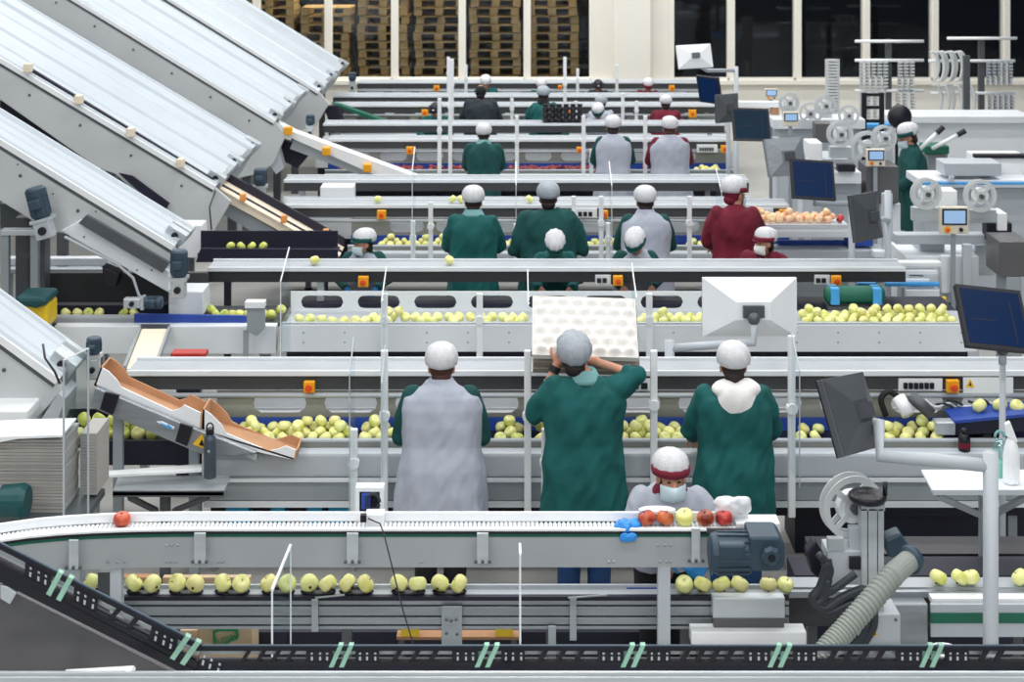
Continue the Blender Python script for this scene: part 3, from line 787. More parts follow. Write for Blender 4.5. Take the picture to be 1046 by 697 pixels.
gear_motor('small blue motor at the foot of the farthest feed conveyor below the pallets', 360, 78, 66, 0.11, 0.12)

# ------------------------------------------------------------------ left middle: dark bin wall, cross beams, sacks
t = thing('apple_bunker', 'long dark steel bunker holding green apples under the second feed conveyor', 'bunker', (PX(150, 120), PY(120) , 0))
MB().fp([(48, 279), (212, 279), (212, 322), (48, 322)], 119, 0.06).build('back_wall', 'shadow_grey', t)
MB().fp([(48, 312), (170, 312), (170, 326), (48, 326)], 122, 0.1).build('dark_board', 'dark_navy', t)
MB().fp([(55, 324), (138, 324), (138, 332), (55, 332)], 124, 0.09).build('front_rail', 'belt_grey', t, bevel=0.01)
MB().fp([(137, 321), (252, 323), (252, 332), (137, 330)], 124.6, 0.03).build('blue_board', 'belt_blue', t)
MB().fp([(55, 333), (282, 333), (282, 362), (70, 362)], 125.6, 0.1).build('front_panel', 'white_paint', t, bevel=0.01)
MB().fp([(142, 334), (172, 334), (168, 345), (140, 345)], 126.6, 0.08).build('handle_frame', 'dark_steel', t)
for px in (70, 200, 270): MB().box(PX(px,124)-.04, PX(px,124)+.04, PY(124), PY(124)+.08, 0, PZ(362,124)).build('leg', 'grey_paint', t)
z_b = 0.896
MB().box(PX(52, 122), PX(289, 122), PY(124.5) + .04, PY(119), .87, .90).build('floor_plate', 'dark_steel', t)
for px in (66, 78, 89, 100, 125, 136): apple('apple_yellow' if px % 2 == 0 else 'apple_green', (PX(px, 123), PY(122.6) - 0.005, z_b + 0.05), 'pale green apple in the dark bunker left of the white chute box', 'apples in the bunker left of the chute')
for px in (213, 220, 228, 236, 244, 252, 259, 268, 276, 285): apple('apple_green', (PX(px, 123.6), PY(123.6) + (0.0 if 172 > px or px > 210 else 0.0) + 0.05 + .085 * (px % 2), z_b + 0.05 + 0.02 * (px % 2)), 'green apple behind the blue board below the second feed conveyor', 'apples behind the blue board at left')
for px in (228, 239, 250, 262): apple('apple_green', (PX(px, 112), PY(110) + .12, PZ(260, 110) + .05), 'green apple in the dark trough below the cream belt', 'apples under the cream belt')
MB_ = MB().fp([(205, 254), (345, 255), (345, 268), (200, 268)], 110, 0.02).fp([(205, 236), (345, 236), (345, 262), (205, 262)], 107.6, 0.02).box(PX(204, 109), PX(345, 109), PY(110) + .02, PY(107.6), PZ(262, 110), PZ(260, 110))
for px in (230, 330): MB_.box(PX(px,110)-.03, PX(px,110)+.03, PY(110)+.1, PY(110)+.16, 0, PZ(266,110))
o = MB_.build('dark_trough', 'dark_navy'); tag(o, 'dark steel trough below the cream belt at left', 'trough')
for (pa, pb, pya, pyb, s, m, l) in ((3, 110, 264, 272, 116, 'white_paint', 'upper white cross beam behind the grey posts at left'), (0, 38, 235, 241, 124, 'aluminium', 'short aluminium tube at the left edge'), (3, 105, 275, 280, 117, 'pale_grey_paint', 'lower pale cross beam behind the grey posts at left'), (0, 36, 208, 233, 119, 'dark_steel', 'dark grey beam at the left edge behind the tilted motor')):
    t = thing('cross_beam', l, 'beam', (PX((pa+pb)/2, s), PY(s), 0))
    MB().fb(pa, pya, pb, pyb, s, 0.1).build('beam', m, t, bevel=0.008)
    for px in (pa + 4, pb - 4): MB().box(PX(px, s) - .03, PX(px, s) + .03, PY(s) + .02, PY(s) + .08, 0, PZ(pyb, s)).build('leg', 'grey_paint', t)
t = thing('sack_bin', 'yellow bin lined with a teal bag at the left edge', 'bin', W(33, 330, 128) * 1.0)
t.location.z = 0
MB().fp([(18, 308), (48, 312), (48, 336), (30, 336)], 128, 0.3).build('bin_body', 'yellow', t, bevel=0.02)
MB().fp([(14, 304), (48, 304), (48, 312), (36, 316), (16, 312)], 128.5, 0.34).build('bag', 'bag_teal', t, bevel=0.03)
MB().fb(22, 336, 44, 360, 127, 0.25).build('stand', 'grey_paint', t)

# ------------------------------------------------------------------ left front: small belt, cardboard tray on its inclined conveyor, board stack, bottle
t = thing('inclined_conveyor', 'steel inclined conveyor with an arrow sticker carrying the white cardboard trays', 'conveyor', (PX(200, 158), PY(158), 0))
MB().fp([(97, 396), (206, 441), (262, 463), (240, 466), (205, 464), (92, 416)], 161, 0.05).build('side_plate', 'steel', t, bevel=0.006)
MB().fp([(100, 401), (262, 467), (262, 471), (98, 406)], 160.5, 0.24).build('belt', 'belt_grey', t)
for q in ([(107, 401), (122, 404), (115, 424), (102, 418)], [(184, 433), (197, 437), (191, 456), (179, 451)]):
    b = MB().fp(q, 161.6, 0.02).build('joint_plate', 'black_plastic', t)
st = MB().fp([(160, 431), (166, 431), (178, 437), (177, 439), (166, 435)], 161.6, 0.008).build('arrow_sticker', 'white_plastic', t)
MB().fp([(164, 432.5), (172, 435.5), (171, 433), (177, 438), (169, 438), (171, 436.8), (164, 434)], 161.8, 0.004).build('arrow', 'sky_blue', st)
ws = MB().fp([(197, 454), (206, 444), (212, 460)], 161.7, 0.008).build('warning_sticker', 'warning_yellow', t)
MB().fp([(203, 455), (206, 449), (208.5, 456)], 161.9, 0.004).build('warning_symbol', 'black_plastic', ws)
for px in (118, 196): MB().box(PX(px, 160) - .03, PX(px, 160) + .03, PY(160) + .05, PY(160) + .1, 0, PZ(424 if px < 150 else 458, 160)).build('leg', 'grey_paint', t)
def card_tray(label, pts, bottom, s, d):
    """open cardboard tray seen from the side: white outside, brown inside, notched walls; pts = top outline, bottom = lower outline"""
    t = thing('cardboard_tray', label, 'box', W(sum(p[0] for p in pts)/len(pts), bottom[0][1], s))
    MB().fp(pts + bottom[::-1], s, 0.012).build('front_wall', 'white_plastic', t)
    MB().prism([W(x, y, s) + V((0, d, 0)) for x, y in pts + bottom[::-1]], (0, 0.012, 0)).build('back_wall', 'cardboard', t)
    a, b = bottom[0], bottom[-1]
    A, B = W(*a, s), W(*b, s)
    MB().prism([A, B, B + V((0, d, 0)), A + V((0, d, 0))], (0, 0, 0.012)).build('base', 'cardboard', t)
    for (p, q) in ((pts[0], bottom[0]), (pts[-1], bottom[-1])):
        P, Q = W(*p, s), W(*q, s)
        MB().prism([P, Q, Q + V((0, d, 0)), P + V((0, d, 0))], (0.012, 0, 0)).build('end_wall', 'cardboard', t)
card_tray('white cardboard tray with brown inside, upper one on the inclined conveyor', [(103, 375), (111, 380), (119, 388), (124, 396), (176, 420), (183, 418), (188, 414), (205, 422)], [(96, 394), (150, 417), (204, 440)], 160, 0.21)
card_tray('white cardboard tray with brown inside, lower one reaching the front rail', [(207, 418), (216, 424), (226, 434), (231, 443), (275, 461), (284, 459), (292, 456), (302, 460)], [(207, 441), (250, 459), (300, 470)], 160, 0.21)
t = thing('apple_bunker', 'dark blue bunker full of green apples under the cardboard tray conveyor', 'bunker', (PX(145, 154), PY(154), 0))
MB().fp([(88, 450), (206, 450), (206, 476), (92, 476)], 157, 0.02).build('front_wall', 'dark_navy', t, bevel=0.01)
MB().fp([(60, 418), (206, 418), (206, 450), (60, 450)], 150.5, 0.02).build('back_wall', 'black_plastic', t)
MB().box(PX(60, 154), PX(206, 154), PY(157) + .022, PY(150.5), .815, .835).build('floor_plate', 'dark_navy', t)
for px in (95, 200): MB().box(PX(px, 154) - .03, PX(px, 154) + .03, PY(154), PY(154) + .06, 0, PZ(476, 157)).build('leg', 'grey_paint', t)
zb = PZ(450, 157)
for i, (px, py) in enumerate([(80 + 15.2*k, 0) for k in range(8)] + [(87 + 15.2*k, 1) for k in range(5)] + [(84 + 15.2*k, 2) for k in range(4)]):
    apple('apple_green' if i % 4 else 'apple_yellow', V((PX(px, 155.5), PY(155.5) + (.0, .105, .052)[py], .885 + (.0, .0, .075)[py])), 'green apple heaped in the dark blue bunker below the cardboard trays', 'apples heaped in the dark blue bunker', scale=1.1)
t = thing('slide_table', 'folding steel side table under the dark water bottle', 'table', (PX(175, 162), PY(162), 0))
tp = MB().prism([W(115, 503, 165), W(228, 503, 165), W(235, 486, 159.5), W(121, 486, 159.5)], (0, 0, -0.02)).build('table_top', 'aluminium', t)
MB().fb(115, 502, 229, 508, 165, 0.01).build('front_flange', 'dark_steel', t)
for (a, b) in (((132, 508), (160, 522)), ((212, 508), (178, 522))): MB().bar(W(*a, 163.5), W(*b, 161), 0.03, 0.03).build('strut', 'dark_steel', t)
MB().box(PX(168, 161) - .03, PX(168, 161) + .03, PY(161), PY(161) + .05, 0, PZ(508, 161)).build('post', 'dark_steel', t)
o = tag(MB().prism([W(98, 482, 163), W(105, 486, 163.5), W(206, 480, 162), W(206, 474, 160)], (0, 0, -0.015)).build('white_sheet', 'white_plastic'), 'flat white plastic board at the end of the front rail beside the steel side table', 'board')
c = W(214.5, 488, 163)
t = thing('water_bottle', 'dark grey insulated water bottle with a black loop cap on the steel side table', 'bottle', c)
MB().lathe([(0.0, 0), (0.036, 0), (0.038, 0.006), (0.038, 0.235), (0.034, 0.252), (0.024, 0.265), (0.024, 0.275), (0, 0.276)], c, 'z', 24).build('bottle_body', 'bottle_grey', t, smooth=True)
cp = MB().lathe([(0.0, 0.274), (0.026, 0.274), (0.026, 0.305), (0.022, 0.31), (0, 0.311)], c, 'z', 20).build('cap', 'black_plastic', t)
MB().tube([c + V((0.022*math.cos(a), 0, 0.308 + 0.034*math.sin(a))) for a in (PI*i/10 for i in range(11))], 0.005, 8).build('loop_handle', 'black_plastic', cp, smooth=True)
lg = MB().box(c.x - .006, c.x - .003, c.y - .0405, c.y - .0375, c.z + .17, c.z + .185).box(c.x + .002, c.x + .005, c.y - .0405, c.y - .0375, c.z + .17, c.z + .185).box(c.x - .006, c.x + .005, c.y - .0405, c.y - .0375, c.z + .176, c.z + .179).build('emblem', 'white_plastic', t, label='small white emblem')
# stack of grey cardboard blanks
t = thing('board_table', 'dark steel table under the tall stack of grey cardboard blanks', 'table', (PX(40, 172), PY(172), 0))
MB().fb(-40, 527, 88, 534, 176, 0.42).build('table_top', 'dark_steel', t)
for px in (-20, 80): MB().box(PX(px, 174) - .03, PX(px, 174) + .03, PY(174), PY(174) + .05, 0, PZ(534, 176)).build('leg', 'grey_paint', t)
zb = PZ(527, 176)
for i in range(23):
    hgt = 0.0185
    dx = random.uniform(-.006, .006)
    o = MB().box(PX(-38, 175) + dx, PX(66, 175) + dx, PY(175) + random.uniform(-.006, .006), PY(175) + 0.30, zb + i*hgt, zb + (i+1)*hgt - 0.003).build('cardboard_blank', 'grey_board')
    tag(o, 'grey cardboard blank lying in the tall stack at the left edge', 'cardboard', 'grey cardboard blanks in the left stack')
zt2 = zb + 23 * 0.0185
o = MB().prism([V((PX(-38, 175), PY(176), zt2)), V((PX(2, 175), PY(176), zt2)), V((PX(20, 175), PY(176), zt2 + .02)), V((PX(66, 175), PY(176), zt2 + .03)), V((PX(66, 175), PY(176), zt2 + .042)), V((PX(16, 175), PY(176), zt2 + .035)), V((PX(-38, 175), PY(176), zt2 + .02))], (0, 0.3, 0)).build('paper_sheet', 'white_plastic')
tag(o, 'curved white paper sheets on top of the grey cardboard stack', 'paper')
for i in range(20):
    o = MB().box(PX(82, 171), PX(99, 171), PY(171), PY(171) + 0.28, zb + i*hgt + 0.02, zb + (i+1)*hgt + 0.017).build('cardboard_blank', 'grey_board')
    tag(o, 'grey cardboard blank in the narrow stack behind the clear screen at left', 'cardboard', 'grey cardboard blanks in the narrow stack')
t = thing('splash_screen', 'tall folded clear plastic screen standing before the cardboard blanks', 'screen', (PX(77, 178), PY(178), 0))
MB().prism([W(65, 528, 179), W(65, 368, 179), W(90, 356, 176), W(90, 528, 176)], (0.004, 0.006, 0)).build('clear_sheet', 'clear_acrylic', t)
for (x, y0, s) in ((65, 368, 179), (90, 356, 176)): MB().box(PX(x, s) - .005, PX(x, s) + .005, PY(s) - .004, PY(s) + .008, PZ(540, s), PZ(y0, s)).build('edge_strip', 'pale_grey_paint', t)
MB().bar(W(65, 368, 179), W(90, 356, 176), 0.008, 0.008).build('edge_strip', 'white_plastic', t)
MB().box(PX(77, 178) - .02, PX(77, 178) + .02, PY(178), PY(178) + .03, 0, PZ(530, 178)).build('stand', 'grey_paint', t)
o = MB().lathe([(0.0, 0), (0.09, 0), (0.10, 0.12), (0.085, 0.15), (0, 0.151)], W(2, 512, 178) , 'x', 18).build('waste_drum', 'bag_teal'); tag(o, 'teal drum end at the left edge beneath the cardboard stack', 'drum')
# small belt seen end-on by the second line, paper tray
t = thing('side_belt', 'small cream cross belt running up behind the cardboard trays', 'conveyor', (PX(150, 133), PY(133), 0))
MB().prism([W(129, 377, 145), W(157, 377, 145), W(172, 336, 130), W(145, 336, 130)], (0, 0, -0.03)).build('belt', 'belt_cream', t)
for a, b in (((127, 377), (143, 336)), ((158, 377), (173, 336))): MB().bar(W(*a, 145), W(*b, 130), 0.02, 0.04).build('side_rail', 'grey_paint', t)
MB().box(PX(147, 138) - .03, PX(147, 138) + .03, PY(138), PY(138) + .06, 0, PZ(360, 138) - 0.05).build('leg', 'grey_paint', t)
t = thing('parts_tray', 'shallow red tray behind the small cream belt', 'tray', (PX(192, 140), PY(140), 0))
MB().fb(174, 361, 210, 366, 140, 0.12).build('tray', 'red_paint', t, bevel=0.01)
MB().fb(180, 366, 204, G_(0, 139), 139, 0.04).build('stand', 'dark_navy', t)
c = W(262, 310, 122)
t = thing('sensor_bracket', 'grey sensor bracket with white clip beside the blue board', 'sensor', (c.x, c.y, 0))
MB().fp([(252, 313), (270, 313), (270, 336), (262, 344), (252, 338)], 127.4, 0.06).build('bracket', 'grey_paint', t, bevel=0.005)
MB().fb(250, 309, 270, 315, 127.6, 0.1).build('clip', 'white_plastic', t)
MB().box(c.x - .02, c.x + .02, PY(127.4) + .02, PY(127.4) + .05, 0, PZ(338, 127.4)).build('post', 'grey_paint', t)
o = MB().fb(327, 191, 361, 207, 93, 0.25).build('junction_box', 'white_plastic', bevel=0.01); tag(o, 'plain white box on the beam left of the row of four workers', 'box')
# ------------------------------------------------------------------ people
def capsule(mb, pts, rads, n=12):
    mb.tube(pts, rads, n)
    mb.ell(pts[0], rads[0], rads[0], rads[0], n, 8); mb.ell(pts[-1], rads[-1], rads[-1], rads[-1], n, 8)
    for p, r in zip(pts[1:-1], rads[1:-1]): mb.ell(p, r, r, r, n, 8)
def hand(mb, wrist, dirv, nrm, side, k=1.0, curl=0.5):
    """palm, four unequal bent fingers and a thumb from the side of the palm"""
    d = V(dirv).normalized(); nrm = V(nrm); nrm = (nrm - d * nrm.dot(d)).normalized(); lat = d.cross(nrm).normalized()
    w = V(wrist)
    M = Matrix((lat, d, nrm)).transposed()
    mb.ell(w + d*0.048*k, 0.041*k, 0.056*k, 0.016*k, 14, 8, M)
    mb.tube([w - d*0.03*k, w + d*0.02*k], [0.027*k, 0.028*k], 10)
    for i, (off, ln) in enumerate(((-0.030, 0.86), (-0.010, 1.0), (0.011, 0.95), (0.031, 0.74))):
        off *= -side
        p = w + d*(0.088 - abs(off)*0.25)*k + lat*off*k
        pts = [p - d*0.02*k, p]; a = 0.0
        dd = d.copy()
        for j, seg in enumerate((0.040, 0.027, 0.022)):
            a += curl * (0.5 if j == 0 else 0.8)
            dd = d*math.cos(a) + nrm*math.sin(a) + lat*(off*1.6)
            p = p + dd.normalized()*seg*ln*k; pts.append(p)
        capsule(mb, pts, [0.0095*k, 0.0095*k, 0.009*k, 0.0085*k, 0.007*k], 8)
    th = lat*(side)*-1.0
    p0 = w + d*0.022*k - lat*side*0.028*k*1.0
    th = -lat*side
    p1 = p0 + (d*0.6 + th*0.75 + nrm*0.25).normalized()*0.042*k
    p2 = p1 + (d*0.85 + th*0.3 + nrm*0.4).normalized()*0.034*k
    capsule(mb, [p0, p1, p2], [0.013*k, 0.011*k, 0.0085*k], 8)
PCOUNT = [0]
def person(label, px, s, ytop, yaw=0, lean=0.15, coat='teal_coat', vest=None, sleeves=None, trousers='black_trousers', net='hairnet_white', hair='dark_hair', visor=None,
           mask=None, gloves=None, head=(0.0, 0.0), arms=None, near=False, collar=None, hood=None, cap=None, group=None, headx=0.0, wide=1.0, hem=0.55, short=False, hmin=1.5, hmax=1.82, brim=0.028, cuffs=None, strap=None, tiltnet=0.12):
    PCOUNT[0] += 1; seed = PCOUNT[0]
    Yr = PY(s); cy = math.cos(math.radians(yaw))
    h = 1.7
    for _ in range(8):                              # stature from where the top of the head shows
        yy = Yr + cy * 0.44 * h * math.sin(lean)
        zt = HC - (ytop - YH) * yy / FPX
        h = min(hmax, max(hmin, zt / (0.56 + 0.455 * math.cos(lean))))
    k = h / 1.70
    fx = XP(px, Yr + cy * 0.44 * h * math.sin(lean))
    t = thing('person', label, 'person', (fx + math.sin(math.radians(yaw)) * 0.44 * h * math.sin(lean), Yr, 0), group, math.radians(yaw))
    kw = k * wide
    piv = V((0, 0, 0.95*k))
    RL = Matrix.Rotation(-lean, 3, 'X')
    U = lambda x, y, z: piv + RL @ (V((x*kw, y*k, z*k)) - piv)
    ux, uy = V((1, 0, 0)), RL @ V((0, 1, 0))
    def tring(z, a, b, yo=0.0, grow=0.0, n=24, upper=True, wob=0.0):
        c = U(0, yo, z) if z > 0.95 else V((0, yo*k, z*k))
        v = uy if z > 0.95 else V((0, 1, 0))
        r = []
        for i in range(n):
            q = 2*PI*i/n
            f = 1 + wob * math.sin(q*6 + seed) + wob * 0.6 * math.sin(q*11 + seed*2)
            ca, sa = math.cos(q), math.sin(q)
            ca = math.copysign(abs(ca)**0.85, ca); sa = math.copysign(abs(sa)**0.85, sa)
            r.append(c + ux*((a*kw + grow)*f*ca) + v*((b*k + grow)*f*sa))
        return r
    # joints
    A = {'L': ((-0.245, 0.10, 1.13), (-0.17, 0.36, 1.02)), 'R': ((0.245, 0.10, 1.13), (0.17, 0.36, 1.02))}
    if arms: A.update(arms)
    J = {}
    for sd, sg in (('L', -1), ('R', 1)):
        sh = U(sg*0.185, -0.01, 1.385)
        e, w_ = V(A[sd][0]) * 1.0, V(A[sd][1]) * 1.0
        e = V((e.x*kw, e.y*k, e.z*k)); w_ = V((w_.x*kw, w_.y*k, w_.z*k))
        off = U(0, 0, 1.385) - V((0, 0, 1.385*k))
        if not (arms and sd in arms): e += off * 0.8; w_ += off * 0.5
        J[sd] = (sh, e, w_)
    hc = U(headx, 0.025, 1.568)
    HM = Matrix.Rotation(head[0], 3, 'Z') @ Matrix.Rotation(-lean*0.4 - head[1], 3, 'X')
    hm4 = Matrix.Translation(hc) @ HM.to_4x4() @ Matrix.Scale(k*1.06, 4)
    H = lambda x, y, z: hm4 @ V((x, y, z))
    vox = 0.0075 if near else 0.013
    # ---- body: one continuous skin surface
    b = MB()
    b.loft([tring(z, a, bb, yo, 0, 20) for z, a, bb, yo in ((0.84, .12, .09, 0), (0.93, .165, .11, 0), (1.05, .145, .10, .005), (1.20, .16, .115, .005), (1.32, .17, .105, 0), (1.40, .13, .075, -.005), (1.44, .06, .06, 0))])
    b.tube([U(0, -0.005, 1.40), U(0, 0.01, 1.47), H(0, -0.005, -0.03)], [0.062*k, 0.056*k, 0.058*k], 14)
    def he(c, r): b.ell(H(*c), r[0]*k, r[1]*k, r[2]*k, 18, 12, HM)
    he((0, -0.012, 0.025), (0.076, 0.094, 0.092)); he((0, 0.022, -0.035), (0.062, 0.072, 0.082)); he((0, 0.052, -0.088), (0.036, 0.036, 0.028))
    b.tube([H(0, 0.088, 0.012), H(0, 0.104, -0.018), H(0, 0.100, -0.036)], [0.009*k, 0.013*k, 0.015*k], 8)
    he((0, 0.088, -0.062), (0.024, 0.012, 0.010)); he((0.077, -0.005, -0.012), (0.010, 0.022, 0.030)); he((-0.077, -0.005, -0.012), (0.010, 0.022, 0.030))
    he((0.032, 0.072, 0.03), (0.026, 0.018, 0.010)); he((-0.032, 0.072, 0.03), (0.026, 0.018, 0.010))
    g = MB() if gloves else b
    for sd, sg in (('L', -1), ('R', 1)):
        sh, e, w_ = J[sd]
        capsule(b, [sh.lerp(e, .06) - V((sg*.03*k, 0, 0)), e, w_], [0.042*k, 0.036*k, 0.026*k], 12)
        hd = (w_ - e).normalized()
        nm = V((-sg*0.5, 0, -1)) if abs(hd.z) < 0.75 else V((-sg*0.4, 0.9, 0))
        if hd.z > 0.6: nm = V((0, 0.9, 0.2))
        hand(g, w_, hd if abs(hd.z) > 0.75 else V((hd.x, hd.y, hd.z - 0.25)), nm, sg, k*1.04, 0.45)
    for sg in (-1, 1):
        capsule(b, [V((sg*.09*k, 0, .90*k)), V((sg*.10*k, .01, .48*k)), V((sg*.10*k, -.02, .09*k))], [.085*k, .055*k, .040*k], 12)
        b.ell((sg*.10*k, .05*k, .04*k), .04*k, .11*k, .035*k)
    remesh(b.build('body', 'skin', t, local=True), vox, 2)
    if gloves: remesh(g.build('gloves', gloves, t, local=True), vox * 0.9, 1)
    # ---- clothes
    tb = MB()
    for sg in (-1, 1):
        tb.loft([[V((sg*.095*k + r_*math.cos(q), yo + r_*1.1*math.sin(q), z*k)) for q in (2*PI*i/18 for i in range(18))] for z, r_, yo in ((.92, .115*k, 0), (.70, .105*k, 0), (.48, .082*k, .01), (.25, .075*k, -.01), (.07, .07*k, -.01))])
    remesh(tb.build('trousers', trousers, t, local=True), 0.016, 3, 0.008, seed)
    for sg in (-1, 1):
        sm = MB(); sm.ell((sg*.10*k, .045*k, .05*k), .052*k, .135*k, .05*k, 16, 10); sm.tube([V((sg*.10*k, -.02*k, .05*k)), V((sg*.10*k, -.02*k, .12*k))], .052*k, 14)
        sm.build('shoe', 'black_rubber', t, True, local=True)
    c = MB(); gw = 0.012
    R0 = [(hem, .245, .20, 0.0, .035), (hem*.5+.475, .235, .185, 0, .022), (0.95, .225, .168, 0, .012), (1.07, .207, .150, .005, .006), (1.20, .218, .158, 0, 0), (1.31, .222, .150, -.005, 0), (1.375, .205, .128, -.01, 0), (1.425, .150, .098, -.01, 0), (1.455, .095, .075, -.005, 0), (1.475, .072, .07, 0, 0)]
    c.loft([tring(z, a, bb, yo, -.014 if vest else 0, 28, wob=w) for z, a, bb, yo, w in R0])
    for sd, sg in (('L', -1), ('R', 1)):
        sh, e, w_ = J[sd]
        tgt = c if (sleeves is None) else None
        end = e.lerp(w_, 0.18 if (short is True or short == sd) else 0.93)
        if tgt is not None: capsule(c, [sh + V((-sg*.03*k, 0, 0)), sh.lerp(e, .5), e, end], [.078*k, .068*k, .061*k, .048*k], 14)
    cs = coat
    if sleeves is not None:                        # sleeves of another colour under the coat body
        sl = MB()
        for sd, sg in (('L', -1), ('R', 1)):
            sh, e, w_ = J[sd]
            end = e.lerp(w_, 0.93)
            capsule(sl, [sh + V((-sg*.03*k, 0, 0)), sh.lerp(e, .5), e, end], [.076*k, .068*k, .061*k, .048*k], 14)
        remesh(sl.build('sleeves', sleeves, t, local=True), 0.011 if near else 0.017, 3, 0.010, seed)
    ce = remesh(c.build('coat', cs, t, local=True), 0.010 if near else 0.017, 4, 0.0 if vest else 0.028, seed)
    if vest:
        v = MB()
        RV = [(hem + .06, .268, .225, 0, .035), (0.80, .258, .205, 0, .02), (0.95, .243, .185, 0, .012), (1.07, .226, .168, .005, .006), (1.20, .232, .174, 0, 0), (1.31, .236, .165, -.005, 0), (1.38, .218, .142, -.01, 0), (1.43, .158, .110, -.01, 0), (1.46, .100, .085, -.005, 0), (1.485, .078, .076, 0, 0)]
        v.loft([tring(z, a, bb, yo, 0, 28, wob=w) for z, a, bb, yo, w in RV])
        remesh(v.build('vest', vest, t, local=True), 0.010 if near else 0.017, 4, 0.017, seed + 40)
    if cuffs:
        q = MB()
        for sd in ('L', 'R'):
            sh, e, w_ = J[sd]; capsule(q, [sh.lerp(e, .7), e, e.lerp(w_, .95)], [.074*k, .070*k, .052*k], 14)
        remesh(q.build('cuff_sleeves', cuffs, t, local=True), 0.011, 3, 0.010, seed)
    if collar:
        q = MB(); q.loft([[U(0, 0.0, z) + ux*(a*k*math.cos(x)) + uy*(bb*k*math.sin(x)) for x in (2*PI*i/24 for i in range(24))] for z, a, bb in ((1.43, .118, .098), (1.455, .106, .09), (1.505, .078, .076), (1.512, .070, .068), (1.49, .068, .066))])
        q.build('collar', collar, t, True, local=True)
    if hood:
        q = MB(); q.ell(U(0, -0.115, 1.36), .125*k, .055*k, .12*k, 18, 12); q.ell(U(0.06, -0.05, 1.44), .10*k, .10*k, .055*k, 16, 10); q.ell(U(-0.06, -0.05, 1.44), .10*k, .10*k, .055*k, 16, 10)
        remesh(q.build('hood', hood, t, local=True), 0.010, 3, 0.014, seed)
    # ---- head
    if hair:
        q = MB(); q.ell(H(0, -0.024, 0.012), .083*k, .088*k, .100*k, 20, 12, HM); q.ell(H(0, -0.06, -0.05), .066*k, .045*k, .05*k, 16, 10, HM)
        q.build('hair', hair, t, True, local=True)
    if net:
        q = MB(); prof = [(.86, -.012), (.95, -.006), (1.0, .018), (1.01, .045), (.95, .072), (.80, .098), (.55, .116), (.28, .124), (.02, .126)]
        NM = HM @ Matrix.Rotation(tiltnet, 3, 'X')
        rr = []
        for i, (r_, z) in enumerate(prof):
            ring = []
            for j in range(40):
                a = 2*PI*j/40
                f = r_ * (1 + (0.045 if 0 < i < 7 else 0) * math.cos(11*a + seed) + .012*math.sin(7*a + seed))
                ring.append(H(0, -0.018, 0.028) + NM @ (V((.108*f*math.cos(a), .126*f*math.sin(a), z*1.05 + .006)) * k))
            rr.append(ring)
        q.loft(rr).build('hairnet', net, t, True, local=True)
    if cap:
        q = MB(); q.ell(H(0, -0.008, 0.05), .092*k, .108*k, .085*k, 22, 12, HM); q.build('cap', cap, t, True, local=True)
        bd = MB(); bd.ell(H(0, 0.10, 0.065), .024*k, .008*k, .024*k, 16, 8, HM); bd.build('cap_badge', 'white_plastic', t, True, local=True, label='round white cap badge')
        visor = visor or cap
    if visor:
        q = MB(); rr = []
        for j in range(13 if brim else 0):
            a = PI/2 + (j - 6) * 0.19
            ca, sa = math.cos(a), math.sin(a)
            dr = math.sin(PI * (j + 0.6) / 13.2)
            rr.append([H(.098*ca, -.012 + .118*sa, .034), H((.10 + .016*dr)*ca, -.012 + (.122 + brim*dr)*sa, .034 - .004*dr), H((.10 + .016*dr)*ca, -.012 + (.122 + brim*dr)*sa, .028 - .004*dr), H(.098*ca, -.012 + .116*sa, .024)])
        if brim: q.loft(rr)
        arc_ = [PI*(-.06) + PI*1.12*i/22 for i in range(23)]
        q.loft([[H(r_*math.cos(a), -.016 + (r_ + .018)*math.sin(a), z) for a in arc_] + [H((r_ - .02)*math.cos(a), -.016 + (r_ - .002)*math.sin(a), z) for a in arc_[::-1]] for r_, z in ((.106, .026), (.112, .045), (.110, .068))])
        q.build('visor', visor, t, True, local=True)
    q = MB()
    for sg in (-1, 1):
        q.ell(H(sg*.030, .083, .002), .013*k, .007*k, .006*k, 10, 6, HM)
        q.tube([H(sg*.016, .092, .022), H(sg*.034, .089, .027), H(sg*.050, .078, .022)], .004*k, 6)
    q.build('eyes', 'eye_dark', t, True, local=True)
    if mask:
        q = MB(); rr = []
        for z, ex in ((-.018, .000), (-.040, .010), (-.065, .012), (-.092, .004), (-.112, -.018)):
            o_ = []; i_ = []
            for j in range(11):
                a = PI/2 + (j - 5) * 0.25
                nose_ = .018 * math.exp(-((j - 5)/1.6)**2) * (1 if z > -.08 else .5)
                o_.append(H((.078)*math.cos(a), .022 + (.078 + ex + nose_)*math.sin(a), z)); i_.append(H(.072*math.cos(a), .018 + (.07 + ex + nose_)*math.sin(a), z))
            rr.append(o_ + i_[::-1])
        q.loft(rr).build('face_mask', mask, t, True, local=True)
    if strap:
        sh, e, w_ = J['L']; hd = (w_ - e).normalized()
        MB().tube([w_ - hd*.05, w_ - hd*.01], .036*k, 14).build('wristband', strap, t, local=True)
    return t

MK = 'mask_blue'
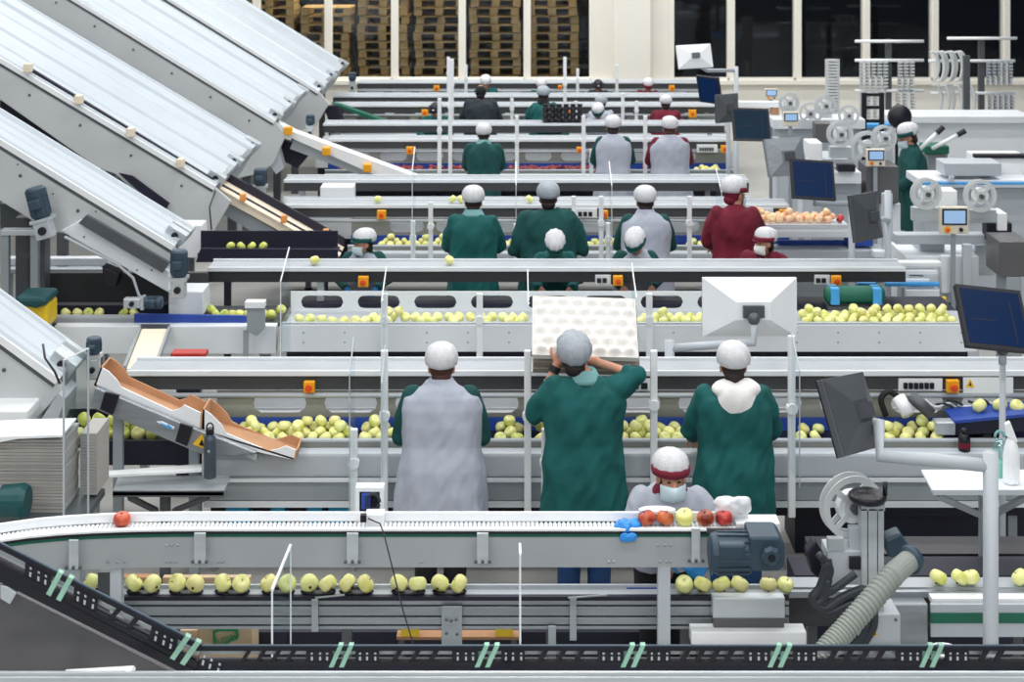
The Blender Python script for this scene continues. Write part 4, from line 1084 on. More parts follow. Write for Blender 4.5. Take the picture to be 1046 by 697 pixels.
# nearest row, backs to the camera
person('person seen from behind in grey vest, nearest row, left of egg tray carrier', 451, 165, 351, 0, 0.16, 'dark_green_coat', 'grey_vest_cloth', near=True, net='hairnet_white', hair='red_hair', wide=1.16, hem=0.46, collar='grey_vest_cloth', arms={'L': ((-.235, .10, 1.10), (-.17, .38, 1.0)), 'R': ((.235, .10, 1.10), (.17, .38, 1.0))})
person('person in teal coat and grey hairnet holding white egg trays overhead', 596, 166, 341, 0, 0.04, 'teal_coat', near=True, net='hairnet_grey', trousers='blue_denim', hem=0.47, wide=1.13, headx=-.055, collar='light_collar', short=True, strap='black_rubber', head=(0.1, 0.1), tiltnet=0.5,
       arms={'L': ((-.28, .06, 1.20), (-.145, .13, 1.50)), 'R': ((.29, .02, 1.47), (.06, .12, 1.53))})
person('person seen from behind in a teal coat with a white hood and white hairnet', 749, 165, 350, 0, 0.12, 'teal_coat', near=True, net='hairnet_white', trousers='blue_denim', hem=0.46, wide=1.12, hood='white_cloth', hair='dark_hair', arms={'L': ((-.255, .14, 1.12), (-.20, .40, 1.0)), 'R': ((.255, .12, 1.12), (.19, .40, 1.0))})
# masked man sorting at the front belt
person('masked person in burgundy visor and blue gloves behind the roller conveyor', 686, 188.5, 463, 180, 0.36, 'grey_vest_cloth', near=True, cuffs='burgundy_cloth', brim=0, hem=.93, visor='burgundy_cloth', mask=MK, gloves='glove_blue', trousers='black_trousers', head=(0.1, -0.16), hmin=1.4, collar='burgundy_cloth', wide=1.0, tiltnet=0.0,
       arms={'L': ((-.30, .20, 1.14), (-.21, .30, 1.08)), 'R': ((.27, .18, 1.14), (.0, .30, 1.08))})
# across the second line, facing the camera
FA = {'L': ((-.27, .14, 1.16), (-.16, .40, 1.12)), 'R': ((.27, .14, 1.16), (.16, .40, 1.12))}
person('masked person in a green visor and grey vest looking left, beside the cream belt', 371, 112.5, 234, 180, 0.25, 'dark_green_coat', 'grey_vest_cloth', visor='dark_green_coat', mask=MK, gloves='glove_blue', head=(-1.0, -0.12), hmin=1.42, collar='green_strip', arms=FA, tiltnet=-0.05)
person('person in white hairnet and green visor below the broad dark green back', 567, 112.5, 236, 180, 0.32, 'teal_coat', visor='dark_green_coat', head=(0, 0.7), hmin=1.42, arms=FA, tiltnet=0.0)
person('person in grey vest and dark visor, head bowed, below the grey vest back', 650, 112.5, 234, 180, 0.32, 'dark_green_coat', 'grey_vest_cloth', visor='dark_green_coat', head=(-0.5, 0.6), hmin=1.42, arms=FA, hair='dark_hair', tiltnet=0.0)
person('masked person in a burgundy cap facing left, below the burgundy worker', 781, 112.5, 233, 180, 0.25, 'burgundy_cloth', visor='burgundy_cloth', mask='white_cloth', head=(-1.05, -0.12), hmin=1.42, hair='dark_hair', arms=FA)
# row of four
person('person in teal coat with pale collar, leftmost of the row of four', 483.5, 108.5, 190, 0, 0.16, 'teal_coat', collar='light_collar', net='hairnet_white', hair='dark_hair', hem=.5, wide=1.08)
person('broad person in a dark green coat, second of the row of four', 560, 108.5, 186, 0, 0.16, 'dark_green_coat', net='hairnet_grey', hair='dark_hair', hem=.5, wide=1.22, arms={'L': ((-.27, .06, 1.08), (-.2, .34, 1.0)), 'R': ((.27, .06, 1.08), (.2, .34, 1.0))})
person('person in grey vest over green sleeves, third of the row of four', 659, 108.5, 190, 0, 0.16, 'dark_green_coat', 'grey_vest_cloth', net='hairnet_white', hair='dark_hair', hem=.5, wide=1.05, collar='grey_vest_cloth')
person('person in burgundy coat, head turned sideways, last of the row of four', 751, 108.5, 181, 0, 0.08, 'burgundy_cloth', net='hairnet_white', hair='burgundy_cloth', mask=MK, head=(-0.95, 0.1), hem=.5, wide=1.0, visor='burgundy_cloth')
# third row
person('person in green coat with pale collar, just left of the black trays', 494, 81.5, 126, 0, 0.15, 'dark_green_coat', collar='light_collar', net='hairnet_white', hem=.5, wide=1.05)
person('person in grey vest over green sleeves, just right of the black trays', 626, 81.5, 118, 0, 0.15, 'dark_green_coat', 'grey_vest_cloth', net='hairnet_white', hem=.5, wide=1.0)
person('person seen from behind in a grey vest over burgundy sleeves', 684, 81.5, 119, 0, 0.12, 'burgundy_cloth', 'grey_vest_cloth', net='hairnet_white', hair='red_hair', hem=.5, wide=1.1)
# across the sixth line, facing
person('person in black badged cap left of the dark jacket', 445, 70.0, 103, 180, 0.08, 'teal_coat', net=None, cap='black_plastic', head=(-0.3, 0.5), hmin=1.42, arms=FA)
person('person in black badged cap in front of a green back', 562, 70.0, 107, 180, 0.08, 'dark_green_coat', net=None, cap='black_plastic', head=(0.0, 0.5), hmin=1.4, arms=FA)
person('person in white hairnet and green visor bowed before a grey vest worker', 611, 70.0, 108, 180, 0.12, 'grey_vest_cloth', visor='dark_green_coat', head=(-.2, 0.6), hmin=1.4, arms=FA)
# fourth row
person('bareheaded dark-haired person seen from behind in a dark jacket', 491, 68.6, 84, 0, 0.12, 'dark_jacket', net=None, hair='black_trousers', hem=.5, wide=1.15)
person('person seen from behind in a green coat beyond the black-capped person', 555, 68.6, 88, 0, 0.14, 'teal_coat', net='hairnet_grey', hem=.5, wide=1.0, collar='black_trousers')
person('person in grey vest and hairnet behind the bowed green-visored person', 614, 68.6, 97, 0, 0.14, 'grey_vest_cloth', net='hairnet_grey', hem=.5, wide=.95, hmin=1.4)
person('person in burgundy seen from behind beyond the burgundy-sleeved vest', 680, 68.6, 97, 0, 0.14, 'burgundy_cloth', net='hairnet_white', hem=.5, wide=1.1, hmin=1.4)
# last row, facing
person('farthest person in white hairnet just behind the dark jacket', 496, 61.2, 77, 180, 0.2, 'teal_coat', head=(0, .5), hmin=1.38, arms=FA)
person('farthest person in white hairnet above the green coat and hairnet', 553, 61.2, 80, 180, 0.2, 'teal_coat', head=(0, .5), hmin=1.38, arms=FA)
person('farthest person in a black cap with white badge before the cream wall column', 611, 61.2, 80, 180, 0.2, 'dark_jacket', net=None, cap='black_plastic', head=(0, .4), hmin=1.38, arms=FA)
person('farthest person in a burgundy visor before the cream wall column', 662, 61.2, 80, 180, 0.2, 'burgundy_cloth', visor='burgundy_cloth', head=(0, .4), hmin=1.38, arms=FA)
# operator among the reels
person('masked person in green coat standing in profile among the tape reels', 928, 86.5, 126, 90, 0.1, 'dark_green_coat', None, mask=MK, gloves='glove_blue', visor='dark_green_coat', head=(0.1, 0.25), hem=.5, arms={'L': ((-.2, .12, 1.10), (-.12, .30, .92)), 'R': ((.2, .12, 1.10), (.12, .30, .92))}, hmax=1.8)

# white pulp egg trays carried overhead by the worker in the middle
def egg_tray(label, m, loc, rx, ry, nx=7, ny=6, w=0.66, d=0.46):
    t = MB(); S = 8
    vs = []
    W_, D_ = nx*S, ny*S
    for j in range(D_ + 1):
        row = []
        for i in range(W_ + 1):
            u, v = i / S, j / S
            row_shift = 0.5 if int(min(v, ny - 1e-6)) % 2 else 0.0
            du, dv = ((u + row_shift) % 1) - 0.5, (v % 1) - 0.5
            r = math.sqrt(du*du + dv*dv)
            edge = min(i, W_ - i, j, D_ - j) / S
            hgt = 0.042 * max(0, math.cos(min(r * 1.75, 1) * PI/2)) * min(1, edge * 2.5)
            row.append(V(((u/nx - .5)*w, (v/ny - .5)*d, hgt)))
        vs.append(row)
    top = [[t.bm.verts.new(p) for p in r] for r in vs]
    bot = [[t.bm.verts.new(p - V((0, 0, .006))) for p in r] for r in vs]
    for j in range(D_):
        for i in range(W_):
            t._quad([top[j][i], top[j][i+1], top[j+1][i+1], top[j+1][i]])
            t._quad([bot[j][i], bot[j+1][i], bot[j+1][i+1], bot[j][i+1]])
    for i in range(W_):
        t._quad([top[0][i], bot[0][i], bot[0][i+1], top[0][i+1]]); t._quad([top[D_][i], top[D_][i+1], bot[D_][i+1], bot[D_][i]])
    for j in range(D_):
        t._quad([top[j][0], top[j+1][0], bot[j+1][0], bot[j][0]]); t._quad([top[j][W_], bot[j][W_], bot[j+1][W_], top[j+1][W_]])
    x0, x1, y0, y1 = -w/2, w/2, -d/2, d/2
    t.box(x0 - .006, x1 + .006, y0 - .006, y0, -.035, .004).box(x0 - .006, x1 + .006, y1, y1 + .006, -.035, .004).box(x0 - .006, x0, y0, y1, -.035, .004).box(x1, x1 + .006, y0, y1, -.035, .004)
    o = t.build('egg_tray', m, local=True, smooth=False)
    for p in o.data.polygons: p.use_smooth = len(p.vertices) == 4 and p.area < 0.0006
    o.location = loc; o.rotation_euler = (rx, ry, 0)
    return tag(o, label, 'tray')
ec = W(597, 336, 158.5)
egg_tray('white moulded pulp tray on top of the stack held overhead by the teal-coated worker', 'pulp_white', ec + V((0, -.02, .02)), 0.62, 0.03)
egg_tray('lower grey moulded pulp tray of the stack held overhead', 'pulp_grey', ec + V((0.01, .012, -.035)), 0.62, 0.03)
egg_tray('lowest grey moulded pulp tray of the stack held overhead, behind the hairnet', 'pulp_grey', ec + V((0.005, .034, -.085)), 0.62, 0.03)
# ------------------------------------------------------------------ monitors on arms
def corner_axes(TL, TR, BL, s, w, sgn):
    """axes of a flat screen of width w whose corners show at these photo points"""
    cx, cy = (TR[0] + BL[0])/2, (TR[1] + BL[1])/2; Y = PY(s)
    kx, ky = (cx - CX)/Y, (cy - YH)/Y
    u, v = TR[0] - TL[0], TR[1] - TL[1]; p, q = TL[0] - BL[0], TL[1] - BL[1]
    # s*ax - kx*ay = u ; -ky*ay - s*az = v
    A = 1 + (kx/s)**2 + (ky/s)**2; B = 2*(u*kx + v*ky)/s**2; C = (u*u + v*v)/s**2 - w*w
    disc = B*B - 4*A*C
    ay = -B/(2*A) if disc < 0 else (-B + sgn*math.sqrt(disc))/(2*A)
    a = V(((u + kx*ay)/s, ay, -(v + ky*ay)/s))
    # b = (p/s + kx/s*by, by, -q/s - ky/s*by); a.b = 0
    den = a.x*kx/s + a.y - a.z*ky/s
    by = (a.z*q/s - a.x*p/s)/den if abs(den) > 0.02 else 0.0
    by = max(-.4, min(.4, by))
    b = V(((p + kx*by)/s, by, -(q + ky*by)/s))
    return a, b, (cx, cy)
def monitor(label, corners, s, w, sgn, faces=1, screen='screen_blue', back='steel', arm=None, arm_s=None, arm_r=0.025, post=None, depth=0.05):
    """flat screen in a steel housing with a pyramid-shaped back; arm and post are photo polylines"""
    a_, b_, (px, py) = corner_axes(*corners, s, w, sgn)
    c = W(px, py, s); h = b_.length; w = a_.length
    X = a_.normalized() * faces; Z = (b_ - X*b_.dot(X)).normalized(); Yv = Z.cross(X)
    base = V((c.x, c.y, 0))
    if post: base = V((PX(post[0], post[2]), PY(post[2]), 0))
    t = thing('monitor', label, 'monitor', base)
    M = Matrix.Translation(c - base) @ Matrix((X, Yv, Z)).transposed().to_4x4()
    a, b = w/2, h/2
    r = lambda y, k, kz=None: [V((-a*k, y, -b*(kz or k))), V((a*k, y, -b*(kz or k))), V((a*k, y, b*(kz or k))), V((-a*k, y, b*(kz or k)))]
    hs = MB().loft([r(0.0, 1), r(0.035, 1)]).build('housing', back, t, local=True, M=M, bevel=0.004)
    MB().loft([r(0.036, .97), r(depth + 0.035, .36, .30)]).build('back_cover', back, hs, local=True)
    MB().box(-a*.22, a*.22, depth + .03, depth + .07, -b*.2, b*.2).build('mount_plate', 'dark_steel', hs, local=True)
    MB().loft([r(-0.006, 1), r(0.0, 1)]).build('bezel', 'black_plastic', hs, local=True)
    MB().box(-a*.9, a*.9, -0.008, -0.006, -b*.88, b*.88).build('screen', screen, hs, local=True)
    MB().box(-a*.7, a*.05, -0.0092, -0.008, -b*.12, -b*.09).box(a*.55, a*.58, -0.0092, -0.008, -b*.8, b*.6).build('screen_content', 'dark_navy', hs, local=True)
    if arm:
        pts = [W(x, y, q) for x, y, q in arm]
        MB().tube(pts, arm_r, 12).build('arm', 'pale_grey_paint', t, smooth=True)
        for p in pts[:1]: MB().ell(p, arm_r*1.5, arm_r*1.5, arm_r*1.5).build('joint', 'dark_steel', t, True)
    if post:
        x, y = PX(post[0], post[2]), PY(post[2])
        MB().cyl((x, y, 0.0), (x, y, PZ(post[1], post[2])), post[3] if len(post) > 3 else 0.03, 16).build('post', 'pale_grey_paint', t, smooth=True)
        MB().lathe([(0.10, 0), (0.10, 0.015), (0.05, 0.02)], (x, y, 0), 'z', 20).build('foot_plate', 'pale_grey_paint', t)
    return t
monitor('large tilted monitor showing its dark steel back on the thick tube arm', ((834, 390), (876, 380), (856, 467)), 209, 0.46, 1, -1, back='dark_steel', arm=[(884, 432, 208), (898, 432, 209), (899, 466, 211), (952, 470, 213), (1012, 476, 215)], arm_r=0.032, post=(1012, 462, 215, 0.036))
monitor('large tilted monitor with dark blue screen at the right edge', ((975, 290), (1042, 297), (988, 353)), 165, 0.44, 1, arm=[(1024, 358, 164), (1024, 372, 164)], back='black_plastic', post=(1024, 372, 163, 0.02))
monitor('monitor with dark blue screen above the pink apples', ((807, 162), (851, 165), (810, 202)), 113, 0.41, 1, back='black_plastic', arm=[(832, 195, 111), (832, 208, 111), (870, 208, 110)], post=(870, 205, 110))
monitor('monitor with blue-grey screen right of the burgundy-sleeved vest', ((747, 110), (785, 111), (750, 143)), 96, 0.41, 1, back='black_plastic', screen='screen_teal', arm=[(770, 140, 94.5), (790, 142, 94.5)], post=(792, 140, 94.5))
monitor('small monitor with a bright blue screen below the white lamp-like housing', ((711, 77), (733, 80), (715, 104)), 80, 0.34, -1, back='black_plastic', arm=[(725, 100, 79), (744, 98, 79.2)], post=(744, 95, 79.2))
monitor('steel monitor back beside the reels, right of the dark blue screen', ((866, 200), (893, 195), (872, 248)), 119, 0.42, 1, -1, back='dark_steel', arm=[(893, 225, 118), (903, 224, 115), (907, 226, 112.5)], post=(907, 195, 112.3))
monitor('steel monitor back reflecting brown, above the burgundy cap', ((779, 143), (817, 140), (785, 181)), 101, 0.46, 1, -1, back='steel', arm=[(808, 168, 100), (814, 176, 100)], post=(818, 172, 99.5))
monitor('small steel monitor back under the bright blue screen', ((730, 97), (752, 95), (731, 126)), 84, 0.34, 1, -1, back='dark_steel', arm=[(748, 114, 83), (752, 124, 83)], post=(752, 112, 83))
monitor('white pyramid-backed monitor tilted forward over the nearest packing line', ((717, 283), (813, 283), (717, 343)), 141, 0.685, 1, -1, back='white_plastic', arm=[(770, 326, 144), (770, 350, 144), (724, 353, 144), (684, 356, 144)], arm_r=0.03, post=(684, 348, 144, 0.035), depth=0.13)
monitor('white pyramid-backed monitor in front of the dark window near the column', ((690, 47), (725, 45), (693, 71)), 77, 0.47, 1, -1, back='white_plastic', arm=[(712, 66, 77), (722, 72, 76), (750, 72, 75.5)], post=(752, 68, 75.5))

# ------------------------------------------------------------------ reels, touch panels, machine frames on the right
REEL = {}
def reel(label, px, py, s, rpx, yaw=0.0, group=None):
    r = rpx / s; c = W(px, py, s)
    key = round(r, 2)
    t = thing('tape_reel', label, 'reel', c, group, yaw)
    for y in (-0.03, 0.03):
        f = MB().ringplate((0, y, 0), r*.80, r, 0.006, 36).ringplate((0, y, 0), r*.14, r*.32, 0.006, 24)
        for k in range(4):
            a = PI/4 + k*PI/2; q = V((math.cos(a), 0, math.sin(a))); p = V((-q.z, 0, q.x)) * r*.09
            f.prism([q*r*.3 + p + V((0,y,0)), q*r*.82 + p + V((0,y,0)), q*r*.82 - p + V((0,y,0)), q*r*.3 - p + V((0,y,0))], (0, 0.006, 0))
        f.build('flange', 'reel_plastic', t, local=True)
    MB().ringplate((0, -0.024, 0), r*.30, r*.50, 0.05, 28).build('tape_roll', 'white_film', t, local=True)
    MB().lathe([(r*.15, -.06), (r*.15, .0), (r*.10, .09)], (0, 0, 0), 'y', 14).build('axle', 'dark_steel', t, local=True)
    return t
def hmi(label, px, py, s, w, h, estop_=True, stand=None):
    c = W(px, py, s); sp = stand if stand is not None else 0.0
    t = thing('touch_panel', label, 'control panel', (c.x, c.y, sp))
    MB().box(c.x - w/2, c.x + w/2, c.y, c.y + .06, c.z - h*.85, c.z + h/2).build('panel_box', 'hmi_beige', t, bevel=0.006)
    MB().box(c.x - w*.43, c.x + w*.43, c.y - .008, c.y, c.z - h*.38, c.z + h*.42).build('screen_frame', 'black_plastic', t)
    MB().box(c.x - w*.37, c.x + w*.37, c.y - .011, c.y - .008, c.z - h*.30, c.z + h*.34).build('screen', 'screen_pale', t)
    if estop_:
        b = MB().lathe([(h*.17, 0), (h*.17, -.008)], (c.x - w*.25, c.y, c.z - h*.62), 'y', 16).build('emergency_stop', 'estop_yellow', t)
        MB().lathe([(h*.08, -.008), (h*.08, -.025)], (c.x - w*.25, c.y, c.z - h*.62), 'y', 14).build('button', 'estop_red', b)
        MB().lathe([(h*.10, 0), (h*.10, -.02)], (c.x + w*.22, c.y, c.z - h*.62), 'y', 12).build('knob', 'black_plastic', t)
    MB().box(c.x - .02, c.x + .02, c.y + .03, c.y + .06, sp, c.z - h*.8).build('stand', 'grey_paint', t)
    return t
def machine(label, px, s, parts, cat='machine'):
    """packing machine made of boxes: (name, material, x0, y0, x1, y1, s, depth)"""
    t = thing('packing_machine', label, cat, (PX(px, s), PY(s), 0))
    for nm, m, x0, y0, x1, y1, q, d in parts:
        MB().fb(x0, y0, x1, y1, q, d).build(nm, m, t, bevel=0.008)
    return t
G = lambda z, s: YH + (HC - z) * s            # photo row of height z at distance s
machine('white and grey packing machine carrying two white reels and a touch panel at right', 975, 112, [
    ('base_cabinet', 'white_paint', 925, 262, 1000, G(.05, 112), 111.5, 0.6), ('front_beam', 'pale_grey_paint', 915, 240, 1010, 250, 111, 0.15),
    ('reel_bracket', 'aluminium', 932, 212, 960, 226, 111.5, 0.08), ('reel_bracket', 'aluminium', 990, 214, 1018, 228, 111.5, 0.08),
    ('crossbeam', 'white_plastic', 962, 195, 978, 214, 110, 0.2), ('housing', 'white_plastic', 1019, 218, 1029, 236, 111.8, 0.25),
    ('drive_box', 'black_plastic', 1008, 228, 1034, 246, 111.5, 0.15), ('column', 'pale_grey_paint', 984, 250, 993, 330, 113, 0.06),
    ('grey_cabinet', 'box_grey', 1021, 247, 1052, 283, 116, 0.4), ('cabinet_stand', 'grey_paint', 1028, 283, 1044, G(.02, 116), 116, 0.3), ('side_panel', 'white_paint', 962, 262, 986, 300, 112.2, 0.08)])
for (lab, px, py, s, r) in (('white reel left of the touch panel, beside the operator glove', 946, 198, 112, 16), ('white reel right of the touch panel at the right side', 1001, 200, 112, 16.5),
                            ('reel below and left of the operator, nearest the grey cabinet', 858, 137, 100, 13.5), ('large reel behind the grey cabinet panel', 886, 152, 95, 18), ('reel touching the operator mask side', 903, 141, 96, 13),
                            ('small reel left of the four rear reels', 806, 105, 84, 10.5), ('second rear reel, lower one behind the pale panel', 828, 116, 83, 11.5), ('third rear reel with a reddish tint behind', 843, 108, 84, 11), ('fourth rear reel in front of the hanging strips', 867, 118, 84, 10.5)):
    reel(lab, px, py, s, r, random.uniform(-.25, .25), 'tape reels on the right')
hmi('touch panel with yellow emergency stop between the two right reels', 975, 222, 113, 0.26, 0.18)
hmi('touch panel on the grey cabinet left of the operator', 895, 159, 99, 0.19, 0.13)
hmi('pale touch panel among the rear reels', 808, 120, 88, 0.18, 0.12, False)
hmi('small rear touch panel above a yellow emergency stop', 788, 95, 80, 0.16, 0.10)
machine('grey electric cabinet with white machine frame left of the operator', 895, 98, [
    ('electric_cabinet', 'box_grey', 885, 170, 918, 208, 98.5, 0.4), ('cabinet_base', 'white_paint', 876, 208, 920, G(.04, 98), 98, 0.6), ('reel_bracket', 'aluminium', 848, 150, 870, 162, 99.5, 0.1),
    ('frame_beam', 'white_paint', 836, 176, 880, 188, 99, 0.3), ('side_box', 'white_plastic', 826, 146, 840, 166, 99, 0.3), ('body', 'pale_grey_paint', 838, 188, 880, G(.1, 98), 98, 0.5), ('chain_guard', 'black_plastic', 856, 168, 874, 176, 99.5, 0.1), ('top_plate', 'aluminium', 830, 162, 866, 168, 98, 0.5)])
machine('white machine frame carrying the small rear reels', 830, 82, [
    ('table', 'white_paint', 790, 122, 884, 132, 82.5, 0.5), ('cabinet', 'pale_grey_paint', 796, 132, 880, G(.05, 82), 82, 0.5), ('reel_bracket', 'aluminium', 800, 108, 812, 124, 82, 0.1), ('reel_bracket', 'aluminium', 838, 112, 850, 124, 82, 0.1), ('grey_box', 'box_grey', 833, 126, 850, 146, 88, 0.2), ('cross_tube', 'white_plastic', 752, 104, 800, 110, 81, 0.1), ('crate', 'cardboard', 788, 104, 796, 124, 80.8, 0.1)])
machine('long white table with blue edge strips behind the right reels', 1000, 96, [
    ('table_top', 'white_paint', 940, 184, 1056, 192, 97, 0.6), ('blue_strip', 'sky_blue', 942, 186, 1052, 189, 97.4, 0.02), ('grey_hood', 'pale_grey_paint', 965, 167, 1023, 180, 97, 0.35), ('dark_rail', 'black_plastic', 996, 158, 1050, 162, 95, 0.1),
    ('white_box', 'white_plastic', 998, 160, 1050, 184, 94.8, 0.4), ('cabinet', 'pale_grey_paint', 945, 192, 1052, G(.05, 96), 96, 0.5), ('post', 'aluminium', 970, 180, 975, 187, 97.5, 0.05)])
machine('white bench in front of the window sill at right', 980, 72, [
    ('table_top', 'white_paint', 908, 119, 1056, 126, 73, 0.7), ('cabinet', 'white_paint', 912, 126, 1052, G(.05, 72.5), 72.5, 0.6), ('blue_strip', 'sky_blue', 868, 127, 910, 131, 75, 0.4), ('shelf', 'pale_grey_paint', 866, 131, 912, G(.1, 74), 74.5, 0.4)])
machine('white conveyor table carrying pink apples right of the burgundy worker', 820, 104, [
    ('trough', 'white_paint', 772, 231, 868, 243, 104, 0.42), ('trough_edge', 'pale_grey_paint', 772, 229.5, 868, 231.5, 104.3, 0.02), ('lower_belt', 'belt_blue', 795, 246, 866, 256, 102, 0.05), ('frame', 'pale_grey_paint', 790, 256, 905, 268, 103.5, 0.3), ('body', 'grey_paint', 780, 268, 900, G(.05, 102), 102.6, 0.2), ('end_box', 'belt_blue', 866, 236, 892, 252, 103, 0.2), ('rail', 'white_paint', 893, 257, 985, 264, 106, 0.12), ('rail_leg', 'pale_grey_paint', 902, 198, 912, 262, 105.5, 0.08)])
Ya = PY(103.7) + 0.03
NAP += trough_apples(PX(774, 103.7), PX(852, 103.7), Ya, Ya + 0.26, 1.182, 3, 'on the white table right of the burgundy worker', m='apple_pink', second=0.3, keep=0.9)
apple('apple_red', (PX(860, 103.7), Ya + 0.06, 1.182 + 0.045), 'red apple at the right end of the row of pink apples', None)
machine('white sealing machine with stacked plates right of the second packing line', 940, 114, [
    ('body', 'white_paint', 925, 296, 960, G(.05, 114), 114.0, 0.28), ('plate_stack', 'white_plastic', 918, 268, 962, 273, 113.5, 0.1), ('plate_stack', 'white_plastic', 918, 276, 958, 281, 113.5, 0.1), ('plate_stack', 'white_plastic', 925, 285, 950, 290, 113.5, 0.1),
    ('blue_strip', 'sky_blue', 876, 289, 960, 293, 114.0, 0.05), ('tray', 'pale_grey_paint', 920, 293, 955, 314, 113.5, 0.14), ('black_switch', 'black_plastic', 930, 282, 944, 286, 112.6, 0.05), ('grille', 'aluminium', 996, 250, 1016, 282, 110.0, 0.2), ('panel', 'pale_grey_paint', 940, 247, 965, 257, 110.0, 0.3), ('dark_gap', 'dark_navy', 925, 312, 980, 324, 112.5, 0.1), ('valve', 'yellow', 947, 304, 967, 313, 114.0, 0.05)])
t = thing('green_motor', 'dark green horizontal motor with blue clamps behind the second trough of apples', 'motor', (PX(872, 119.8), PY(119.8), 0))
a, b = W(842, 301, 119.8), W(903, 301, 119.8)
MB().tube([a, a + (b-a)*.05, a + (b-a)*.95, b], [.045, .075, .075, .05], 18).build('motor_can', 'green_strip', t, smooth=True)
for px in (853, 896): MB().fb(px - 4, 295, px + 5, 312, 120.6, 0.16).build('clamp', 'sky_blue', t, bevel=0.008)
MB().box(PX(846, 120.5), PX(905, 120.5), PY(120.5), PY(120.5) + .2, .903, .935).build('mount_rail', 'dark_steel', t)
t = thing('roller_stand', 'green roller stand with two black-handled white rollers right of the operator', 'machine', (PX(957, 82), PY(86), 0))
MB().fb(945, 149, 970, 158, 83, 0.3).build('green_body', 'green_strip', t, bevel=0.02)
for (a, b) in (((938, 154), (957, 136)), ((952, 152), (978, 138))):
    r_ = MB().cyl(W(*a, 83.5), W(*b, 83.5), 0.025, 12).build('roller', 'white_plastic', t, smooth=True)
    d = (W(*b, 83.5) - W(*a, 83.5)).normalized(); MB().cyl(W(*b, 83.5), W(*b, 83.5) + d*0.11, 0.035, 12).build('handle', 'black_plastic', r_)
MB().fb(948, 158, 968, G(0, 82.5), 82.5, 0.25).build('pedestal', 'grey_paint', t)
t = thing('black_trolley', 'tall black ladder-like frame in front of the hanging strips', 'frame', (PX(892, 78), PY(78), 0))
for px in (883, 901): MB().box(PX(px,78)-.03, PX(px,78)+.03, PY(78), PY(78)+.05, 0, PZ(95,78)).build('upright', 'black_plastic', t)
for py in (97, 110, 124, 140): MB().box(PX(883,78), PX(901,78), PY(78)+.01, PY(78)+.04, PZ(py,78)-.02, PZ(py,78)+.02).build('rung', 'black_plastic', t)
t = thing('black_lamp', 'black round-headed lamp on a stem above the operator', 'lamp', (PX(920, 84), PY(84), 0))
MB().lathe([(0.02, -.02), (0.13, 0), (0.15, .05), (0.10, .07), (0.02, .08)], W(920, 120, 84), 'y', 20).build('lamp_head', 'black_plastic', t, True)
MB().tube([W(920, 120, 84) + V((0,.06,0)), W(918, 140, 84) + V((0,.1,0)), (PX(918, 84), PY(84)+.1, 0)], 0.02, 8).build('stem', 'black_plastic', t, True)
# racks of hanging tray parts by the windows
def rack(label, px, top, s, bars):
    t = thing('hanging_rack', label, 'rack', (PX(px, s), PY(s), 0))
    MB().box(PX(px,s)-.045, PX(px,s)+.045, PY(s), PY(s)+.08, 0, PZ(top,s)).build('pole', 'dark_steel', t)
    MB().box(PX(px,s)-.3, PX(px,s)+.3, PY(s)-.2, PY(s)+.3, 0, 0.05).build('foot', 'dark_steel', t)
    for (xa, xb, y) in bars: MB().cyl(W(xa, y, s) - V((0,.03,0)), W(xb, y, s) - V((0,.03,0)), 0.025, 10).build('cross_tube', 'white_plastic', t, smooth=True)
    return t
def strip(px, ya, yb, s, wpx, m='aluminium', label='', group=''):
    n = max(4, int((yb - ya) / 3.2)); mb = MB(); c = W(px, ya, s); hgt = (yb - ya)/s
    for i in range(n):
        z = c.z - hgt * i / n
        mb.box(c.x - wpx/2/s, c.x + wpx/2/s, c.y - .13, c.y - .062, z - hgt/n*.55, z)
    mb.box(c.x - .02, c.x + .02, c.y - .065, c.y - .02, c.z - hgt, c.z - .018)
    tag(mb.build('hanging_strip', m), label, 'hanger', group)
def arc(px, ya, yb, s, label, group, m='reel_plastic', odd=0, bar=62):
    c = W(px, (ya+yb)/2, s) - V((0, .075*odd, 0)); R = (yb-ya)/2/s
    pts = [c + V((0.35*R*math.sin(a)*1.2 - .05, -.09, R*math.cos(a))) for a in (PI*(-.15) + PI*1.15*i/12 for i in range(13))]
    zb_ = PZ(bar, s); q_ = min(pts[1:8], key=lambda p: abs(p.z - zb_))
    mb = MB().tube(pts, [0.012 + .019*math.sin(PI*i/12) for i in range(13)], 8)
    mb.tube([q_, V((q_.x, PY(s) - .052, q_.z))], 0.01, 6)
    tag(mb.build('curved_hanger', m, smooth=True), label, 'hanger', group)
rack('dark pole rack hung with ladder-like strips left of the curved hangers', 908, 40, 64, [(873, 943, 42), (873, 943, 61.5), (873, 943, 92.5)])
rack('dark pole rack hung with curved white hangers nearest the right edge', 1003, 38, 64, [(967, 1038, 39), (948, 1036, 62), (950, 1036, 95)])
rack('dark pole rack with a low row of curved hangers before the white bench', 988, 57, 68, [(990, 1024, 120)])
g = 'ladder-like strips on the left rack'
for px in (879, 885, 891, 897, 903, 918, 924, 930): strip(px, 62, 92 if px > 910 else 90, 64, 4.5, 'reel_plastic', 'pale ladder-like strip hanging in the upper row of the left rack', g)
for px in (879, 886, 893, 900, 916, 923, 931): strip(px, 93, 122, 64, 4.5, 'reel_plastic', 'pale ladder-like strip hanging in the lower row of the left rack', g + ', lower row')
t = thing('slat_column', 'tall pale slatted column standing alone left of the racks', 'rack', (PX(851, 66), PY(66), 0))
m_ = MB()
for i in range(20): z = PZ(61, 66) - i*.047; m_.box(PX(846, 66) - i*.0012, PX(857, 66) - i*.0012, PY(66), PY(66) + .12, z - .03, z)
m_.build('slats', 'reel_plastic', t)
